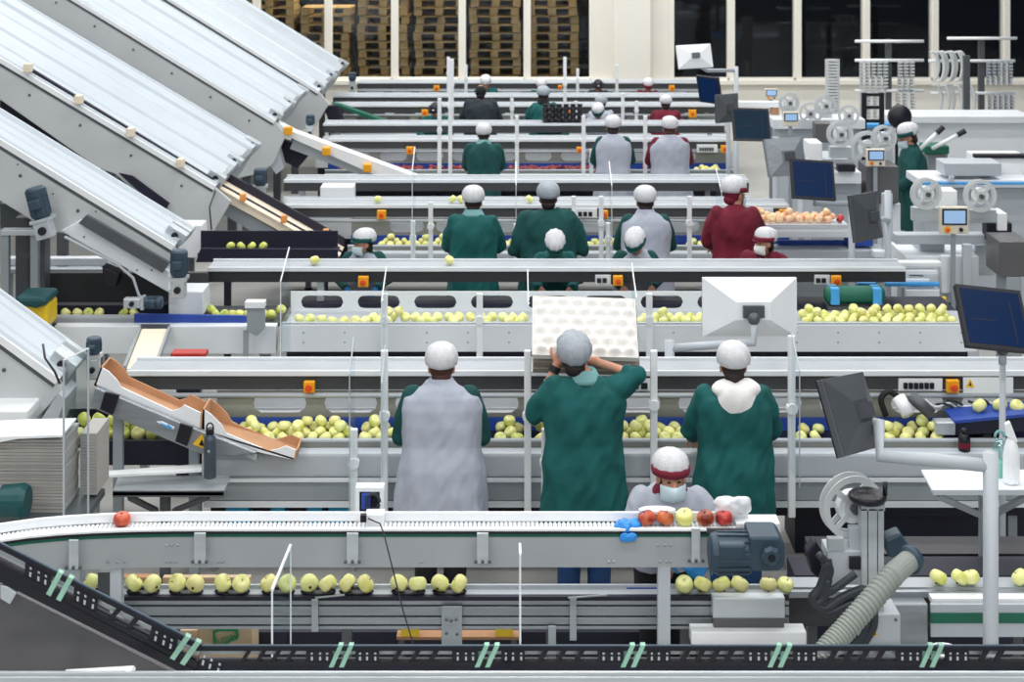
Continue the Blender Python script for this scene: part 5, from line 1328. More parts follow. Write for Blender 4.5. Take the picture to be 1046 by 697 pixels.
MB().box(PX(844, 66), PX(847, 66), PY(66) + .02, PY(66) + .10, 0, PZ(61, 66)).box(PX(855, 66), PX(858, 66), PY(66) + .02, PY(66) + .10, 0, PZ(61, 66)).build('uprights', 'reel_plastic', t)
for i in range(7): arc(954 + i*4.6, 52, 82, 64, 'white curved hanger in the upper row of the right rack', 'curved hangers, upper row', odd=i % 2)
for i in range(6): arc(957 + i*6.5, 86, 116, 64, 'white curved hanger in the middle row of the right rack', 'curved hangers, middle row', odd=i % 2, bar=95)
for i in range(6): arc(1001 + i*4.6, 119, 149, 68, 'white curved hanger in the low row before the white bench', 'curved hangers, low row', odd=i % 2, bar=120.5)
for i in range(5): strip(1008 + i*5.6, 62.5, 86, 64, 3.4, 'motor_blue' if False else 'pale_grey_paint', 'thin grey strip hanging at the right end of the upper row', 'thin strips, upper right')
for i in range(5): strip(1010 + i*5.6, 95.5, 117, 64, 3.4, 'pale_grey_paint', 'thin grey strip hanging at the right end of the lower row', 'thin strips, lower right')
# stack of black trays on the far beam
zb = 1.21
for i in range(3):
    c = V((PX(575, 71.5), PY(71.8) + 0.06, zb + 0.02 + i*0.085))
    m_ = MB().box(c.x - .29, c.x + .27, c.y - .04, c.y + .16, c.z - .012, c.z + .01)
    for k in range(6): m_.lathe([(0.045, -.05), (0.03, .0), (0.045, .03)], (c.x - .25 + k*.098, c.y - .03, c.z + .035), 'z', 10)
    tag(m_.build('black_tray', 'black_plastic'), 'black moulded fruit tray in the small stack on the far white beam', 'tray', 'black trays on the far beam')
# ------------------------------------------------------------------ foreground: curved roller conveyor
PATH = [(-30, -.19), (0, -.135), (30, -.085), (60, -.052), (95, -.026), (135, -.008), (180, 0), (780, 0)]
SR = 203.0; YR = PY(SR)
def sweep(mb, sec, path=PATH, xa=None, xb=None):
    rings = []
    for px, dy in path:
        s = FPX / (YR + dy)
        if xa is not None and px < xa: continue
        if xb is not None: px = min(px, xb)
        rings.append([V((PX(px, s), YR + dy + y, z)) for y, z in sec])
    return mb.loft(rings)
t = thing('roller_conveyor', 'long white and grey roller conveyor curving toward the camera at left', 'conveyor', (PX(400, SR), YR, 0))
rect = lambda y0, y1, z0, z1: [(y0, z0), (y1, z0), (y1, z1), (y0, z1)]
sweep(MB(), rect(0, .03, 1.03, 1.185)).build('side_frame', 'frame_grey', t, bevel=0.003)
sweep(MB(), rect(.11, .13, 1.03, 1.20)).build('side_frame', 'pale_grey_paint', t)
sweep(MB(), rect(-.004, .02, 1.186, 1.203)).build('green_strip', 'green_strip', t, label='dark green strip')
sweep(MB(), rect(-.012, .012, 1.204, 1.216)).build('black_strip', 'black_plastic', t)
sweep(MB(), rect(-.014, .018, 1.217, 1.230), xb=752).build('front_guide', 'white_plastic', t, bevel=0.003)
sweep(MB(), rect(.118, .136, 1.215, 1.262), xb=768).build('back_guide', 'white_plastic', t, bevel=0.004)
rm = MB()
px = -26
while px < 752:
    for (a, da), (b, db) in zip(PATH[:-1], PATH[1:]):
        if a <= px <= b: dy = da + (db - da) * (px - a) / (b - a)
    s = FPX / (YR + dy)
    rm.cyl((PX(px, s), YR + dy + .02, 1.206), (PX(px, s), YR + dy + .115, 1.206), 0.0095, 6); px += 4.6
r_ = rm.build('rollers', 'white_plastic', t); r_['kind'] = 'stuff'
MB().fb(752, 535, 797, 549, 202, 0.12).build('end_plate', 'white_plastic', t, bevel=0.004)
MB().fb(722, 541, 760, 545, 203.6, 0.02).build('end_strip', 'dark_steel', t)
def bracket(px, w=12, y0=545, y1=576, m='aluminium'):
    s = 204.2 if px > 150 else 205.2
    b = MB().fb(px - w/2, y0, px + w/2, y1, s, 0.012).build('bracket', m, t, bevel=0.003)
    for dx in (-7, 0, 7):
        p = W(px + dx, y1 - 2, s); MB().lathe([(0.009, 0.0), (0.009, -.006), (0.004, -.009)], p, 'y', 8).build('bolt', 'dark_steel', b)
for px in (204, 360, 493): bracket(px)
bracket(711, 9, 540, 575); bracket(75, 10, 552, 582)
bl = []
for px in (170, 175, 180, 223, 228, 65, 60, 120, 128, 110, 430, 627, 622, 674, 681, 685): bl.append((px, 574 if px > 100 else 580))
for px in (170, 176, 182, 65, 672, 679, 685): bl.append((px, 557))
bolts(t, bl, 203.6, 'steel', 0.007)
for (x0, x1) in ((672, 685), (112, 124)):
    l = MB().fb(x0, 579, x1, G(0.02, 203), 203, 0.06).build('leg', 'pale_grey_paint', t, bevel=0.004)
MB().fb(58, 582, 81, G(.02, 205), 205, 0.05).build('leg', 'grey_paint', t)
MB().fb(100, 585, 113, G(.02, 199), 201, 0.05).build('leg', 'dark_steel', t)
# gear motor on its end
t2m = thing('gear_motor', 'dark blue-grey finned gear motor at the right end of the roller conveyor', 'motor', W(760, 565, 205))
a, b = W(724, 565, 206.5), W(766, 565, 206.5)
MB().tube([a, a + (b-a)*.06, a + (b-a)*.14, b], [.07, .092, .098, .094], 22).build('motor_can', 'motor_blue', t2m)
f = MB()
for i in range(14):
    an = 2*PI*i/14; o_ = V((0, math.cos(an)*.098, math.sin(an)*.098)); f.bar(a + (b-a)*.2 + o_, a + (b-a)*.95 + o_, .010, .012)
f.build('cooling_fins', 'motor_blue', t2m)
MB().fb(735, 557, 762, 573, 219, 0.06).build('terminal_box', 'motor_blue', t2m, bevel=0.012)
gb = MB().fp([(766, 549), (796, 549), (802, 556), (802, 578), (796, 584), (770, 585), (766, 580)], 209, 0.2).build('gearbox', 'motor_blue', t2m, bevel=0.012)
c = W(787, 567, 209.2)
MB().lathe([(0.045, 0.0), (0.05, -.02), (0.036, -.035), (0.036, -.04), (0.02, -.04), (0.018, -.02)], c, 'y', 8).build('output_hub', 'motor_blue', gb)
MB().lathe([(0.019, -.042), (0.0, -.043)], c, 'y', 16).build('shaft_bore', 'black_plastic', gb)
# things on the rollers
YA = YR + 0.068
apple('apple_red', (PX(122, SR) , YR - .014 + .066, 1.214 + .040), 'single red apple alone on the left part of the roller conveyor', None, True, 1.05, 0.1)
for (px, m, lab) in ((660, 'apple_red', 'red apple leftmost of the row on the rollers, beside the blue wipe'), (679, 'apple_red', 'red and yellow apple second in the row on the rollers'), (699, 'apple_yellow', 'yellow-green apple amid the red apples on the rollers'), (720, 'apple_red', 'red apple right of the yellow-green apple on the rollers'), (739, 'apple_red', 'red-orange apple at the right end of the row, by the white film')):
    apple(m, (PX(px, FPX/YA), YA - .02, 1.217 + .046 + (.004 if m == 'apple_yellow' else 0)), lab, None, True, 1.12 if m == 'apple_yellow' else 1.04, 0.35)
def crumple(name, m, c, rx, ry, rz, label, cat, amp=0.35, fr=9, seed=1.0, sub=24):
    mb = MB().ell((0, 0, 0), rx, ry, rz, sub*2, sub)
    for v in mb.bm.verts:
        p = v.co.copy(); n_ = noise.noise(V((p.x*fr, p.y*fr, p.z*fr)) + V((seed, 0, 0))) + 0.5*noise.noise(V((p.x*fr*2.3, p.y*fr*2.3, p.z*fr*2.3)) + V((0, seed, 0)))
        v.co = p * (1 + amp * n_)
        v.co.z = max(v.co.z, -rz*.8)
        v.co += V(c)
    return tag(mb.build(name, m, smooth=True), label, cat)
crumple('plastic_film', 'white_film', (PX(746, 199.5), YR + .105, 1.30), .105, .035, .055, 'crumpled white plastic film on the right end of the roller conveyor', 'film', 0.35, 14)
crumple('wipe_cloth', 'glove_blue', (PX(642, 203), YR + .04, 1.232), .066, .05, .026, 'crumpled blue glove or wipe on the rollers beside the red apples', 'wipe', 0.5, 22, 4.0)
crumple('wipe_cloth', 'glove_blue', (PX(642, 204.5), YR - .028, 1.195), .042, .012, .026, 'blue wipe end hanging over the front guide', 'wipe', 0.4, 26, 8.0)
tag(MB().loft([[V((PX(671, 200) + .095*math.cos(a)*f, YR + .11 + .035*math.sin(a)*f, z)) for a in (2*PI*i/24 for i in range(24))] for f, z in ((.8, 1.262), (1, 1.268), (1, 1.282), (.85, 1.288))]).build('foam_tray', 'white_plastic', smooth=False), 'flat white foam tray standing behind the red apples', 'tray')
# sensor post on the back guide
t = thing('camera_sensor', 'white sensor housing with dark blue core and coiled cable on the back guide', 'sensor', (PX(376, 199), YR + .13, 1.2))
MB().fb(363, 498, 392, 503, 199, 0.07).build('housing_top', 'white_plastic', t, bevel=0.004)
MB().fb(363, 503, 367, 524, 199, 0.07).build('housing_side', 'white_plastic', t); MB().fb(388, 503, 392, 527, 199, 0.07).build('housing_side', 'white_plastic', t)
MB().fb(367, 503, 388, 526, 198, 0.03).build('housing_back', 'dark_navy', t)
MB().fb(369, 505, 378, 521, 199.2, 0.03).build('blue_core', 'belt_blue', t, bevel=0.004)
for k in range(2):
    c = W(381, 513, 199.8); MB().tube([c + V((.038*math.cos(a)*(1-.25*k), .004*k, .045*math.sin(a)*(1-.2*k))) for a in (2*PI*i/20 for i in range(20))], .004, 6).build('cable_coil', 'cable_dark', t, True)
MB().fb(373, 526, 392, 538.6, 202.1, 0.08).build('mounting_foot', 'white_plastic', t, bevel=0.004)
MB().fb(368, 527, 374, 534, 203.2, .03).build('black_clamp', 'black_plastic', t)
MB().tube([W(376, 530, 204), W(388, 535, 205), W(392, 545, 206), W(402, 585, 207), (PX(412, 207), PY(207), PZ(625, 207)), W(424, 664, 210), W(430, 720, 210)], .0038, 6).build('cable', 'cable_dark', t, True)

# ------------------------------------------------------------------ apple belt below the roller conveyor
SB = 198.5; YB = PY(SB)
t = thing('apple_belt', 'low belt conveyor carrying pairs of yellow-green apples in black cups', 'conveyor', (PX(460, SB), YB, 0))
x0, x1 = PX(96, SB), PX(806, SB)
MB().box(x0, x1, YB, YB + .10, .785, .80).build('belt', 'belt_grey', t)
MB().fb(96, 610, 806, 614, SB + .2, 0.03).build('belt_edge', 'dark_navy', t)
MB().box(x0, x1, YB + .10, YB + .115, .78, .82).build('back_rail', 'pale_grey_paint', t)
b = MB(); z = [PZ(y, SB) for y in (613, 618, 620, 629, 631, 638, 640, 643)]
for i in range(0, 8, 2): b.box(x0, x1, YB - .002, YB + .08, z[i+1], z[i])
b.build('side_frame', 'steel', t, bevel=0.002)
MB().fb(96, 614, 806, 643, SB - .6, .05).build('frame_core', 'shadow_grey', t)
for (xa, xb, ya, yb) in ((451, 472, 620, 662), (318, 325, 613, 646), (582, 589, 612, 655), (560, 568, 640, 662)):
    q = MB().fb(xa, ya, xb, yb, SB + .8, .012).build('bracket', 'grey_paint', t, bevel=0.003)
    if xb - xa > 15: bolts(q, [(456, 633), (461, 634), (466, 633), (456, 647), (467, 648)], SB + 1.2)
for (xa, xb) in ((580, 620), (322, 352)): MB().bar(W(xa, 611, SB + 1), W(xb, 608, SB + 1), .006, .01).build('sprung_lever', 'steel', t)
for px in (130, 354, 563, 700): MB().fb(px - 5, 643, px + 5, G(.02, SB), SB - 1, .05).build('leg', 'dark_steel', t)
MB().fb(640, 600.5, 674, 605, SB - 2.4, .004).build('blue_mark', 'belt_blue', t)
def cup(px, n, label, lab2, ms='apple_yellow', w=35):
    c = V((PX(px, SB - 1), YB + .047, .80))
    cu = MB().loft([[c + V((w/2/SB*f*math.cos(a), .038*f*math.sin(a), zz)) for a in (2*PI*i/24 for i in range(24))] for f, zz in ((.92, 0.0), (1.0, .012), (.95, .016), (.85, .008))]).build('fruit_cup', 'black_plastic')
    tag(cu, 'low black cup under ' + label, 'tray')
    for k in range(n):
        off = (k - (n-1)/2) * .097
        apple(ms, c + V((off, 0.004*((-1)**k), .0535)), lab2, 'apples in the cup under ' + label, True, 1.1, 1.2)
for px, w, lab, in ((146, 35, 'first apple pair from the left'), (190, 36, 'second apple pair from the left'), (237, 37, 'third apple pair from the left'), (284, 35, 'apple pair behind the clear slanted screen'),
                 (325, 37, 'apple pair right of the clear slanted screen'), (364, 36, 'apple pair below the sensor housing'), (417, 36, 'apple pair crossed by the hanging cable'), (459, 36, 'apple pair below the legs of the grey vest worker')):
    cup(px, 2, lab, 'yellow-green apple of the ' + lab, w=w)
for px, s in ((98, 0),): cup(92, 1, 'lone apple seen past the left conveyor leg', 'lone yellow-green apple seen past the left conveyor leg', w=18)
YH_ = YB + .047
for px, m in ((699, 'apple_yellow'), (718, 'apple_yellow'), (737, 'apple_yellow'), (756, 'apple_yellow')):
    apple(m, (PX(px, SB - 1), YH_, .80 + .049), 'yellow-green apple below the blue-gloved hands', 'apples below the blue-gloved hands', True, 1.1, 0.5)
apple('apple_yellow', (PX(785, SB - 1), YH_, .849), 'yellow-green apple left of a pale one at the steel box corner', None, True, 1.05, .4)
apple('apple_yellow', (PX(802.5, SB - 1), YH_, .847), 'pale yellow apple at the right end of the apple belt', None, True, 1.0, .4)
o = tag(MB().fb(104, 646, 720, G(0.02, 184), 184, .04).fb(106, 600, 112, 650, 184, .04).build('shade_board', 'dark_navy'), 'dark board added as shade under the apple belt behind the logo carton', 'panel')  # dark sheet added to hide bright floor where shade lies
# steel box and right belt
t = thing('steel_unit', 'plain steel drive box on a white ledge at the end of the apple belt', 'machine', (PX(764, 200), PY(200), 0))
MB().fb(728, 611, 802, 632, 200.6, .065).build('upper_housing', 'aluminium', t, bevel=.006); MB().fb(729, 632, 801, 655, 200.6, .065).build('lower_housing', 'box_grey', t, bevel=.004)
MB().fb(706, 646, 824, 660, 201.8, .1).build('ledge', 'white_plastic', t, bevel=.006); MB().fb(715, 660, 815, G(0, 201), 201.2, .08).build('base', 'dark_navy', t)
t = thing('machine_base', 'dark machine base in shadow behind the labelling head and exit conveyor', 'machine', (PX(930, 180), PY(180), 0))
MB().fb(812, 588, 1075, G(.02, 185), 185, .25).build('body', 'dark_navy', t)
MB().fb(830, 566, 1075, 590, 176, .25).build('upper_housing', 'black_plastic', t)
MB().fb(835, 574, 1060, 578, 177, .05).build('rail', 'dark_steel', t)
t = thing('exit_conveyor', 'white exit conveyor with a dark green band at the right edge', 'conveyor', (PX(940, 196), PY(196), 0))
MB().fb(806, 600, 1075, 605, 196, .12).build('belt', 'belt_grey', t); MB().fb(806, 605, 1075, 611, 197, .03).build('belt_frame', 'steel', t)
MB().fb(952, 612, 1075, 618, 198.6, .15).build('white_top', 'white_plastic', t); MB().fb(951, 618, 1075, 627, 199.4, .02).build('frame_upper', 'pale_grey_paint', t)
MB().fb(951, 627, 1075, 637, 199.6, .02).build('green_band', 'green_strip', t); MB().fb(951, 637, 1075, 651, 199.4, .02).build('frame_lower', 'pale_grey_paint', t)
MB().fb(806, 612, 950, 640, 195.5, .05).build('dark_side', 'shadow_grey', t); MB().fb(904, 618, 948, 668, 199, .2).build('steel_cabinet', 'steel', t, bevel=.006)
for px in (830, 925, 1040): MB().fb(px - 5, 640, px + 5, G(.02, 196), 195, .05).build('leg', 'dark_steel', t)
zx = PZ(600, 196)
for px in (958, 968, 980, 991, 1041, 1053): apple('apple_yellow', (PX(px, 195.4), PY(195.4) - .01, zx + .047 + (.01 if px == 968 else 0)), 'yellow-green apple on the exit conveyor at the right edge', 'apples on the exit conveyor', True, 1.06, .6) if px not in (968,) else None
tag(MB().lathe([(.055, 0), (.075, .06), (.075, .07), (.06, .065)], W(965, 678, 205) , 'z', 22).build('white_bucket', 'white_plastic'), 'white round container with dark slot below the green band', 'bucket')

# labelling head with handwheel, reel and hose
t = thing('labelling_head', 'grey labelling head on an aluminium column with black handwheel and corrugated hose', 'machine', (PX(892, 207), PY(207), 0))
col = MB()
for xa, xb in ((880, 886), (887, 896), (897, 903)): col.fb(xa, 520, xb, 628, 208, .08)
col.fb(881, 522, 902, 628, 207.3, .05)
col.build('column', 'aluminium', t, bevel=.002)
MB().fb(880, 516, 904, 522, 208, .09).build('column_cap', 'aluminium', t)
MB().fb(884, 628, 920, 667, 209, .18).build('base_box', 'pale_grey_paint', t, bevel=.006); MB().fb(888, 667, 918, G(0, 208), 208.5, .16).build('pedestal', 'grey_paint', t)
bolts(t, [(890, 632), (915, 633), (915, 660)], 209.5)
wp = MB().fp([(890, 650), (897, 650), (893.5, 643)], 209.6, .003).build('warning_sticker', 'warning_yellow', t); MB().fp([(892, 649), (895, 649), (893.5, 645)], 209.8, .002).build('warning_symbol', 'black_plastic', wp)
c = W(888, 512, 208) + V((0, .04, 0))
hw = MB().lathe([(.085, -.012), (.093, 0), (.093, .016), (.085, .024), (.070, .018), (.02, .022), (.02, -.05), (.015, -.05), (.015, -.012)], c, 'z', 28).build('handwheel', 'black_plastic', t, True)
MB().cyl(c + V((.082, -.02, .02)), c + V((.082, -.02, .085)), .012, 12).build('crank_grip', 'black_plastic', hw, True)
MB().fb(845, 563, 884, 598, 207, .15).build('head_box', 'pale_grey_paint', t, bevel=.006); MB().fb(868, 570, 880, 582, 207.6, .05).build('black_plug', 'black_plastic', t)
MB().fb(868, 540, 882, 565, 206.5, .05).build('reel_arm', 'pale_grey_paint', t); MB().fb(846, 551, 862, 563, 207.2, .04).build('cover_plate', 'aluminium', t)
MB().fp([(824, 565), (833, 553), (842, 566), (840, 580), (836, 592), (828, 584)], 208, .08).build('cable_socket', 'black_plastic', t, bevel=.008)
sm = lambda pts, n=8: [V(pts[max(0, min(len(pts)-1, i))]) for i in range(len(pts))]
def spline(pts, n=10):
    P = [V(p) for p in pts]; P = [P[0]*2 - P[1]] + P + [P[-1]*2 - P[-2]]; out = []
    for i in range(1, len(P) - 2):
        for j in range(n):
            u = j / n; a, b, c_, d = P[i-1], P[i], P[i+1], P[i+2]
            out.append(0.5*((2*b) + (c_-a)*u + (2*a - 5*b + 4*c_ - d)*u*u + (3*b - a - 3*c_ + d)*u**3))
    out.append(P[-2]); return out
hp = spline([W(930, 572, 211), W(912, 588, 214), W(886, 618, 217), W(862, 645, 219), W(842, 668, 221), W(832, 690, 222)], 24)
MB().tube(hp, [.052 if k < 24 else (.055 if k % 3 < 2 else .047) for k in range(len(hp))], 18).build('corrugated_hose', 'hose_grey', t)
d = (hp[1] - hp[0]).normalized()
MB().cyl(hp[0] - d*.02, hp[0] + d*.015, .066, 24).build('hose_clamp', 'motor_blue', t, True)
MB().fp([(904, 552), (920, 545), (934, 566), (926, 574), (908, 570)], 207.5, .1).build('nozzle_block', 'motor_blue', t, bevel=.012)
for pts, r in (([(842, 580), (846, 575), (838, 600), (830, 612), (842, 622), (862, 610), (880, 603), (886, 606)], .022), ([(836, 566), (848, 582), (840, 606), (852, 602), (866, 592), (874, 586)], .019), ([(846, 592), (842, 610), (834, 618), (846, 626), (872, 616), (890, 620), (892, 640), (880, 662), (872, 690)], .021), ([(850, 600), (838, 612), (858, 624), (884, 616), (884, 645), (868, 668), (860, 690)], .018)):
    MB().tube(spline([W(x, y, 210.5) for x, y in pts], 6), r, 10).build('cable', 'cable_dark', t, True)
rl = reel('big grey spoked reel with a pale roll on the labelling head', 870, 517, 204, 32.5, 0.2)
# white side tables at right with bottles
t = thing('side_table', 'white folding side table with splayed steel struts under the spray bottle', 'table', (PX(1000, 178), PY(178), 0))
MB().prism([W(953, 502, 185), W(1075, 502, 185), W(1075, 480, 176), W(941, 480, 176)], (0, 0, -.015)).build('table_top', 'white_plastic', t)
MB().fb(953, 501, 1075, 506, 185.2, .01).build('front_flange', 'pale_grey_paint', t)
MB().bar(W(958, 507, 184), W(1003, 527, 180), .03, .03).bar(W(1050, 507, 184), W(1016, 525, 180), .03, .03).build('strut', 'grey_paint', t)
MB().fb(1002, 507, 1008, G(0.02, 178), 178, .05).build('post', 'grey_paint', t)
c = W(1033, 493, 182)
t = thing('spray_bottle', 'white spray bottle with trigger head on the white side table', 'bottle', c)
MB().lathe([(0, 0), (.042, 0), (.046, .01), (.046, .15), (.038, .20), (.018, .255), (.014, .262), (0, .263)], c, 'z', 24).build('bottle_body', 'white_plastic', t, True)
MB().fp([(1029, 447), (1027, 434), (1032, 431), (1037, 444), (1040, 452), (1035, 452), (1034, 449)], 182.5, .03).build('spray_head', 'white_plastic', t, bevel=.004)
c = W(1021, 487, 179)
t = thing('clear_bottle', 'pale green clear squeeze bottle behind the spray bottle', 'bottle', c)
MB().lathe([(0, 0), (.036, 0), (.038, .01), (.038, .16), (.028, .20), (.016, .215), (0, .216)], c, 'z', 24).build('bottle_body', 'clear_bottle', t, True)
MB().lathe([(0, 0.003), (.032, .003), (.034, .012), (.034, .09), (0, .091)], c, 'z', 20).build('liquid', 'liquid_green', t, True)
MB().tube([c + V((.026*math.cos(a), 0, .225 + .035*math.sin(a))) for a in (PI*i/10 for i in range(11))], .008, 8).build('loop_cap', 'light_collar', t, True)
# ------------------------------------------------------------------ more small things
c = V((PX(985, 157.3), PY(157.3) , 0.8125))
t = thing('drink_bottle', 'small dark drink bottle with red label on the front rail at right', 'bottle', c)
MB().lathe([(0, 0), (.036, 0), (.038, .006), (.038, .085), (.026, .105), (.022, .11), (0, .111)], c, 'z', 20).build('bottle_body', 'black_plastic', t, True)
MB().lathe([(.0385, .02), (.0387, .021), (.0387, .055), (.0385, .056)], c, 'z', 20).build('label_band', 'burgundy_cloth', t)
MB().lathe([(0, .108), (.022, .11), (.022, .135), (.012, .145), (0, .146)], c, 'z', 16).build('cap', 'black_plastic', t, True)
t = thing('side_conveyor', 'dark blue belt conveyor carrying three apples behind the clear bottle', 'conveyor', (PX(1010, 149), PY(149), 0))
MB().fp([(975, 432), (1060, 424), (1060, 440), (975, 445)], 155.4, .03).build('belt_side', 'dark_navy', t); MB().fp([(975, 430), (1060, 422), (1060, 425), (975, 433)], 155.6, .25).build('belt', 'belt_blue', t)
MB().fb(956, 432, 976, 445, 155.5, .1).build('end_block', 'aluminium', t, bevel=.006)
MB().box(PX(1000, 153), PX(1008, 153), PY(154.5), PY(154.5) + .08, .797, .9).build('stand', 'dark_steel', t)
for px, py in ((1003, 417), (1024, 416), (1042, 418)): apple('apple_yellow', W(px, py + 5, 154.5) + V((0, .06, .03)), 'yellow-green apple on the dark blue belt behind the clear bottle', 'apples on the dark blue belt', False, 1.15)
t = thing('suction_pipe', 'pale pipe and grey pipe meeting below the white switch box', 'pipe', W(925, 420, 150))
MB().cyl(W(918, 406, 153.2), W(928, 424, 154.4), .045, 18).build('white_pipe', 'white_plastic', t, True); MB().cyl(W(930, 404, 153), W(952, 424, 154), .04, 18).build('grey_pipe', 'dark_steel', t, True)
MB().tube(spline([W(905, 425, 152), W(900, 408, 152), W(908, 400, 152), W(918, 406, 152)], 6), .02, 10).build('black_hose', 'black_rubber', t, True)
t = thing('cable_bundle', 'tangle of dark cables beneath the warning sign', 'cable', W(985, 420, 150))
for k in range(7): MB().tube(spline([W(945 + k*11, 408 + (k*5) % 9, 151.6), W(956 + k*10, 416 - (k*3) % 8, 152), W(970 + k*9, 412 + (k*7) % 9, 151.8), W(980 + k*8, 420, 151.5)], 6), .008, 6).build('cable', 'cable_dark' if k % 3 else 'white_plastic', t, True)
# ------------------------------------------------------------------ black plate-chain conveyor along the bottom, with its incline
SCH = 231.0
t = thing('chain_conveyor', 'black slotted plate-chain conveyor running along the bottom with an incline at left', 'conveyor', (PX(500, SCH), PY(SCH), 0))
def chain_run(p0, p1, q0, q1, joints, holes, s):
    """p0-p1 top edge, q0-q1 bottom edge in the photo: rails, ribs and perforated blocks of the near guide, solid far guide"""
    top = lambda u, v: W(p0[0] + (p1[0]-p0[0])*u + ((q0[0]-p0[0]) + ((q1[0]-p1[0]) - (q0[0]-p0[0]))*u)*v, p0[1] + (p1[1]-p0[1])*u + ((q0[1]-p0[1]) + ((q1[1]-p1[1]) - (q0[1]-p0[1]))*u)*v, s)
    q = lambda u0, u1, v0, v1: [top(u0, v0), top(u1, v0), top(u1, v1), top(u0, v1)]
    g = MB()
    g.prism(q(0, 1, 0, .22), (0, .02, 0)).prism(q(0, 1, .74, 1), (0, .02, 0))
    L = abs(p1[0] - p0[0])
    jw = 24 / L
    for j in joints: g.prism(q(max(0, j - jw*1.6), min(1, j - jw*.5), .2, .76), (0, .02, 0)).prism(q(max(0, j + jw*.5), min(1, j + jw*1.5), .2, .76), (0, .02, 0))
    edges = [0] + list(joints) + [1]
    for a, b in zip(edges[:-1], edges[1:]):
        a2, b2 = a + jw*1.5, b - jw*1.6
        n = max(1, int((b2 - a2) * L / 15))
        for i in range(1, n):
            u = a2 + (b2 - a2)*i/n; w = 2.2/L; sl = 3.5/L
            g.prism([top(u - w + sl, .2), top(u + w + sl, .2), top(u + w - sl, .76), top(u - w - sl, .76)], (0, .018, 0))
    g.build('near_guide', 'black_plastic', t)
    MB().prism([p + V((0, .06, -.034)) for p in q(0, 1, .0, .22)], (0, .02, 0)).prism([p + V((0, .06, -.034)) for p in q(0, 1, .60, 1)], (0, .02, 0)).build('far_guide', 'dark_navy', t)
    MB().prism([p + V((0, .035, 0)) for p in q(0, 1, .40, .58)], (0, .004, 0)).build('slot_light_strip', 'aluminium', t)  # pale strip stands in for light showing through the slots
    MB().prism([p + V((0, .02, 0)) for p in q(0, 1, .92, 1.0)], (0, .05, 0)).build('chain_bed', 'black_plastic', t)
    MB().prism(q(0, 1, -.06, 0), (0, .012, 0)).build('top_strip', 'motor_blue', t)
    dts = MB()
    for j in joints:
        for k in (-1.35, -1.0, -.7, .7, 1.0, 1.35):
            for v0, v1 in ((.30, .38), (.50, .68)):
                u = j + jw*k; w = 1.0/L; dts.prism([p + V((0, -.003, 0)) for p in q(u - w, u + w, v0, v1)], (0, .004, 0))
    dts.build('fixing_slots', 'pale_grey_paint', t)
    for j in joints:
        c = MB()
        for k in (-.32, .12):
            u = j + jw*k; w = 2.4/L; sl = 5/L
            c.prism([V((0, -.006, 0)) + p for p in (top(u - w + sl, -.1), top(u + w + sl, -.1), top(u + w - sl, 1.02), top(u - w - sl, 1.02))], (0, .03, 0))
        c.build('joint_strap', 'strap_green', t)
chain_run((200, 661), (1075, 661), (200, 681), (1075, 681), [(x - 200) / 875 for x in (351, 500, 649, 799, 954)], None, SCH)
chain_run((-30, 541), (206, 660), (-30, 566), (200, 685), [0.40, 0.95], None, SCH + .5)
MB().fp([(-30, 566), (200, 684), (196, 693), (-30, 580)], SCH + .5, .06).build('incline_bed', 'black_plastic', t)
MB().fp([(-30, 588), (0, 598), (182, 690), (150, 720), (-30, 720)], SCH - 1, .03).build('support_plate', 'box_grey', t)
MB().fp([(0, 598), (8, 600), (17, 606), (10, 618), (0, 612)], SCH + .6, .02).build('steel_bracket', 'aluminium', t, bevel=.004)
MB().fb(196, 680, 1075, 686, SCH - .5, .05).build('lower_bed', 'dark_navy', t)
for px in (240, 560, 900): MB().fb(px - 7, 684, px + 7, G(.02, SCH), SCH - 2, .06).build('leg', 'dark_steel', t)
t = thing('front_rail', 'silver rail running along the very bottom of the photo', 'rail', (PX(523, 237), PY(237), 0))
MB().fb(-20, 687, 1075, 691, 237, .015).fb(-20, 692, 1075, 702, 237.3, .02).build('rail_beam', 'aluminium', t, bevel=.003)
for px in (60, 520, 980): MB().fb(px - 6, 700, px + 6, G(.02, 236), 236, .04).build('leg', 'grey_paint', t)
tag(MB().fp([(64, 690), (134, 686), (136, 689), (70, 692)], 236.8, .05).build('plastic_strip', 'white_plastic'), 'thin white plastic strip lying on the bottom silver rail at left', 'strip')
# clear slanted screens in front of the belt
for (lab, xf, xb, yt, yb, ybk, sf, sb) in (('clear slanted screen standing before the apple belt at left', 278, 297, 603, 720, 557, 214, 206), ('clear screen seen edge-on before the apple belt at centre', 531.5, 531, 566, 720, 556, 214, 207)):
    t = thing('splash_screen', lab, 'screen', (PX(xf, sf), (PY(sf) + PY(sb))/2, 0))
    A, B = W(xf, yt, sf), W(xb, ybk, sb)
    MB().prism([V((A.x, A.y, .35)), A, B, V((B.x, B.y, .35))], (.004, 0, 0)).build('clear_sheet', 'clear_acrylic', t)
    MB().bar(A, B, .012, .012).bar(V((A.x, A.y, .35)), A, .008, .012).bar(V((B.x, B.y, .35)), B, .006, .006).build('edge_strip', 'white_plastic', t)
    MB().box(A.x - .02, A.x + .02, A.y, A.y + .04, 0, .4).build('foot', 'dark_steel', t)
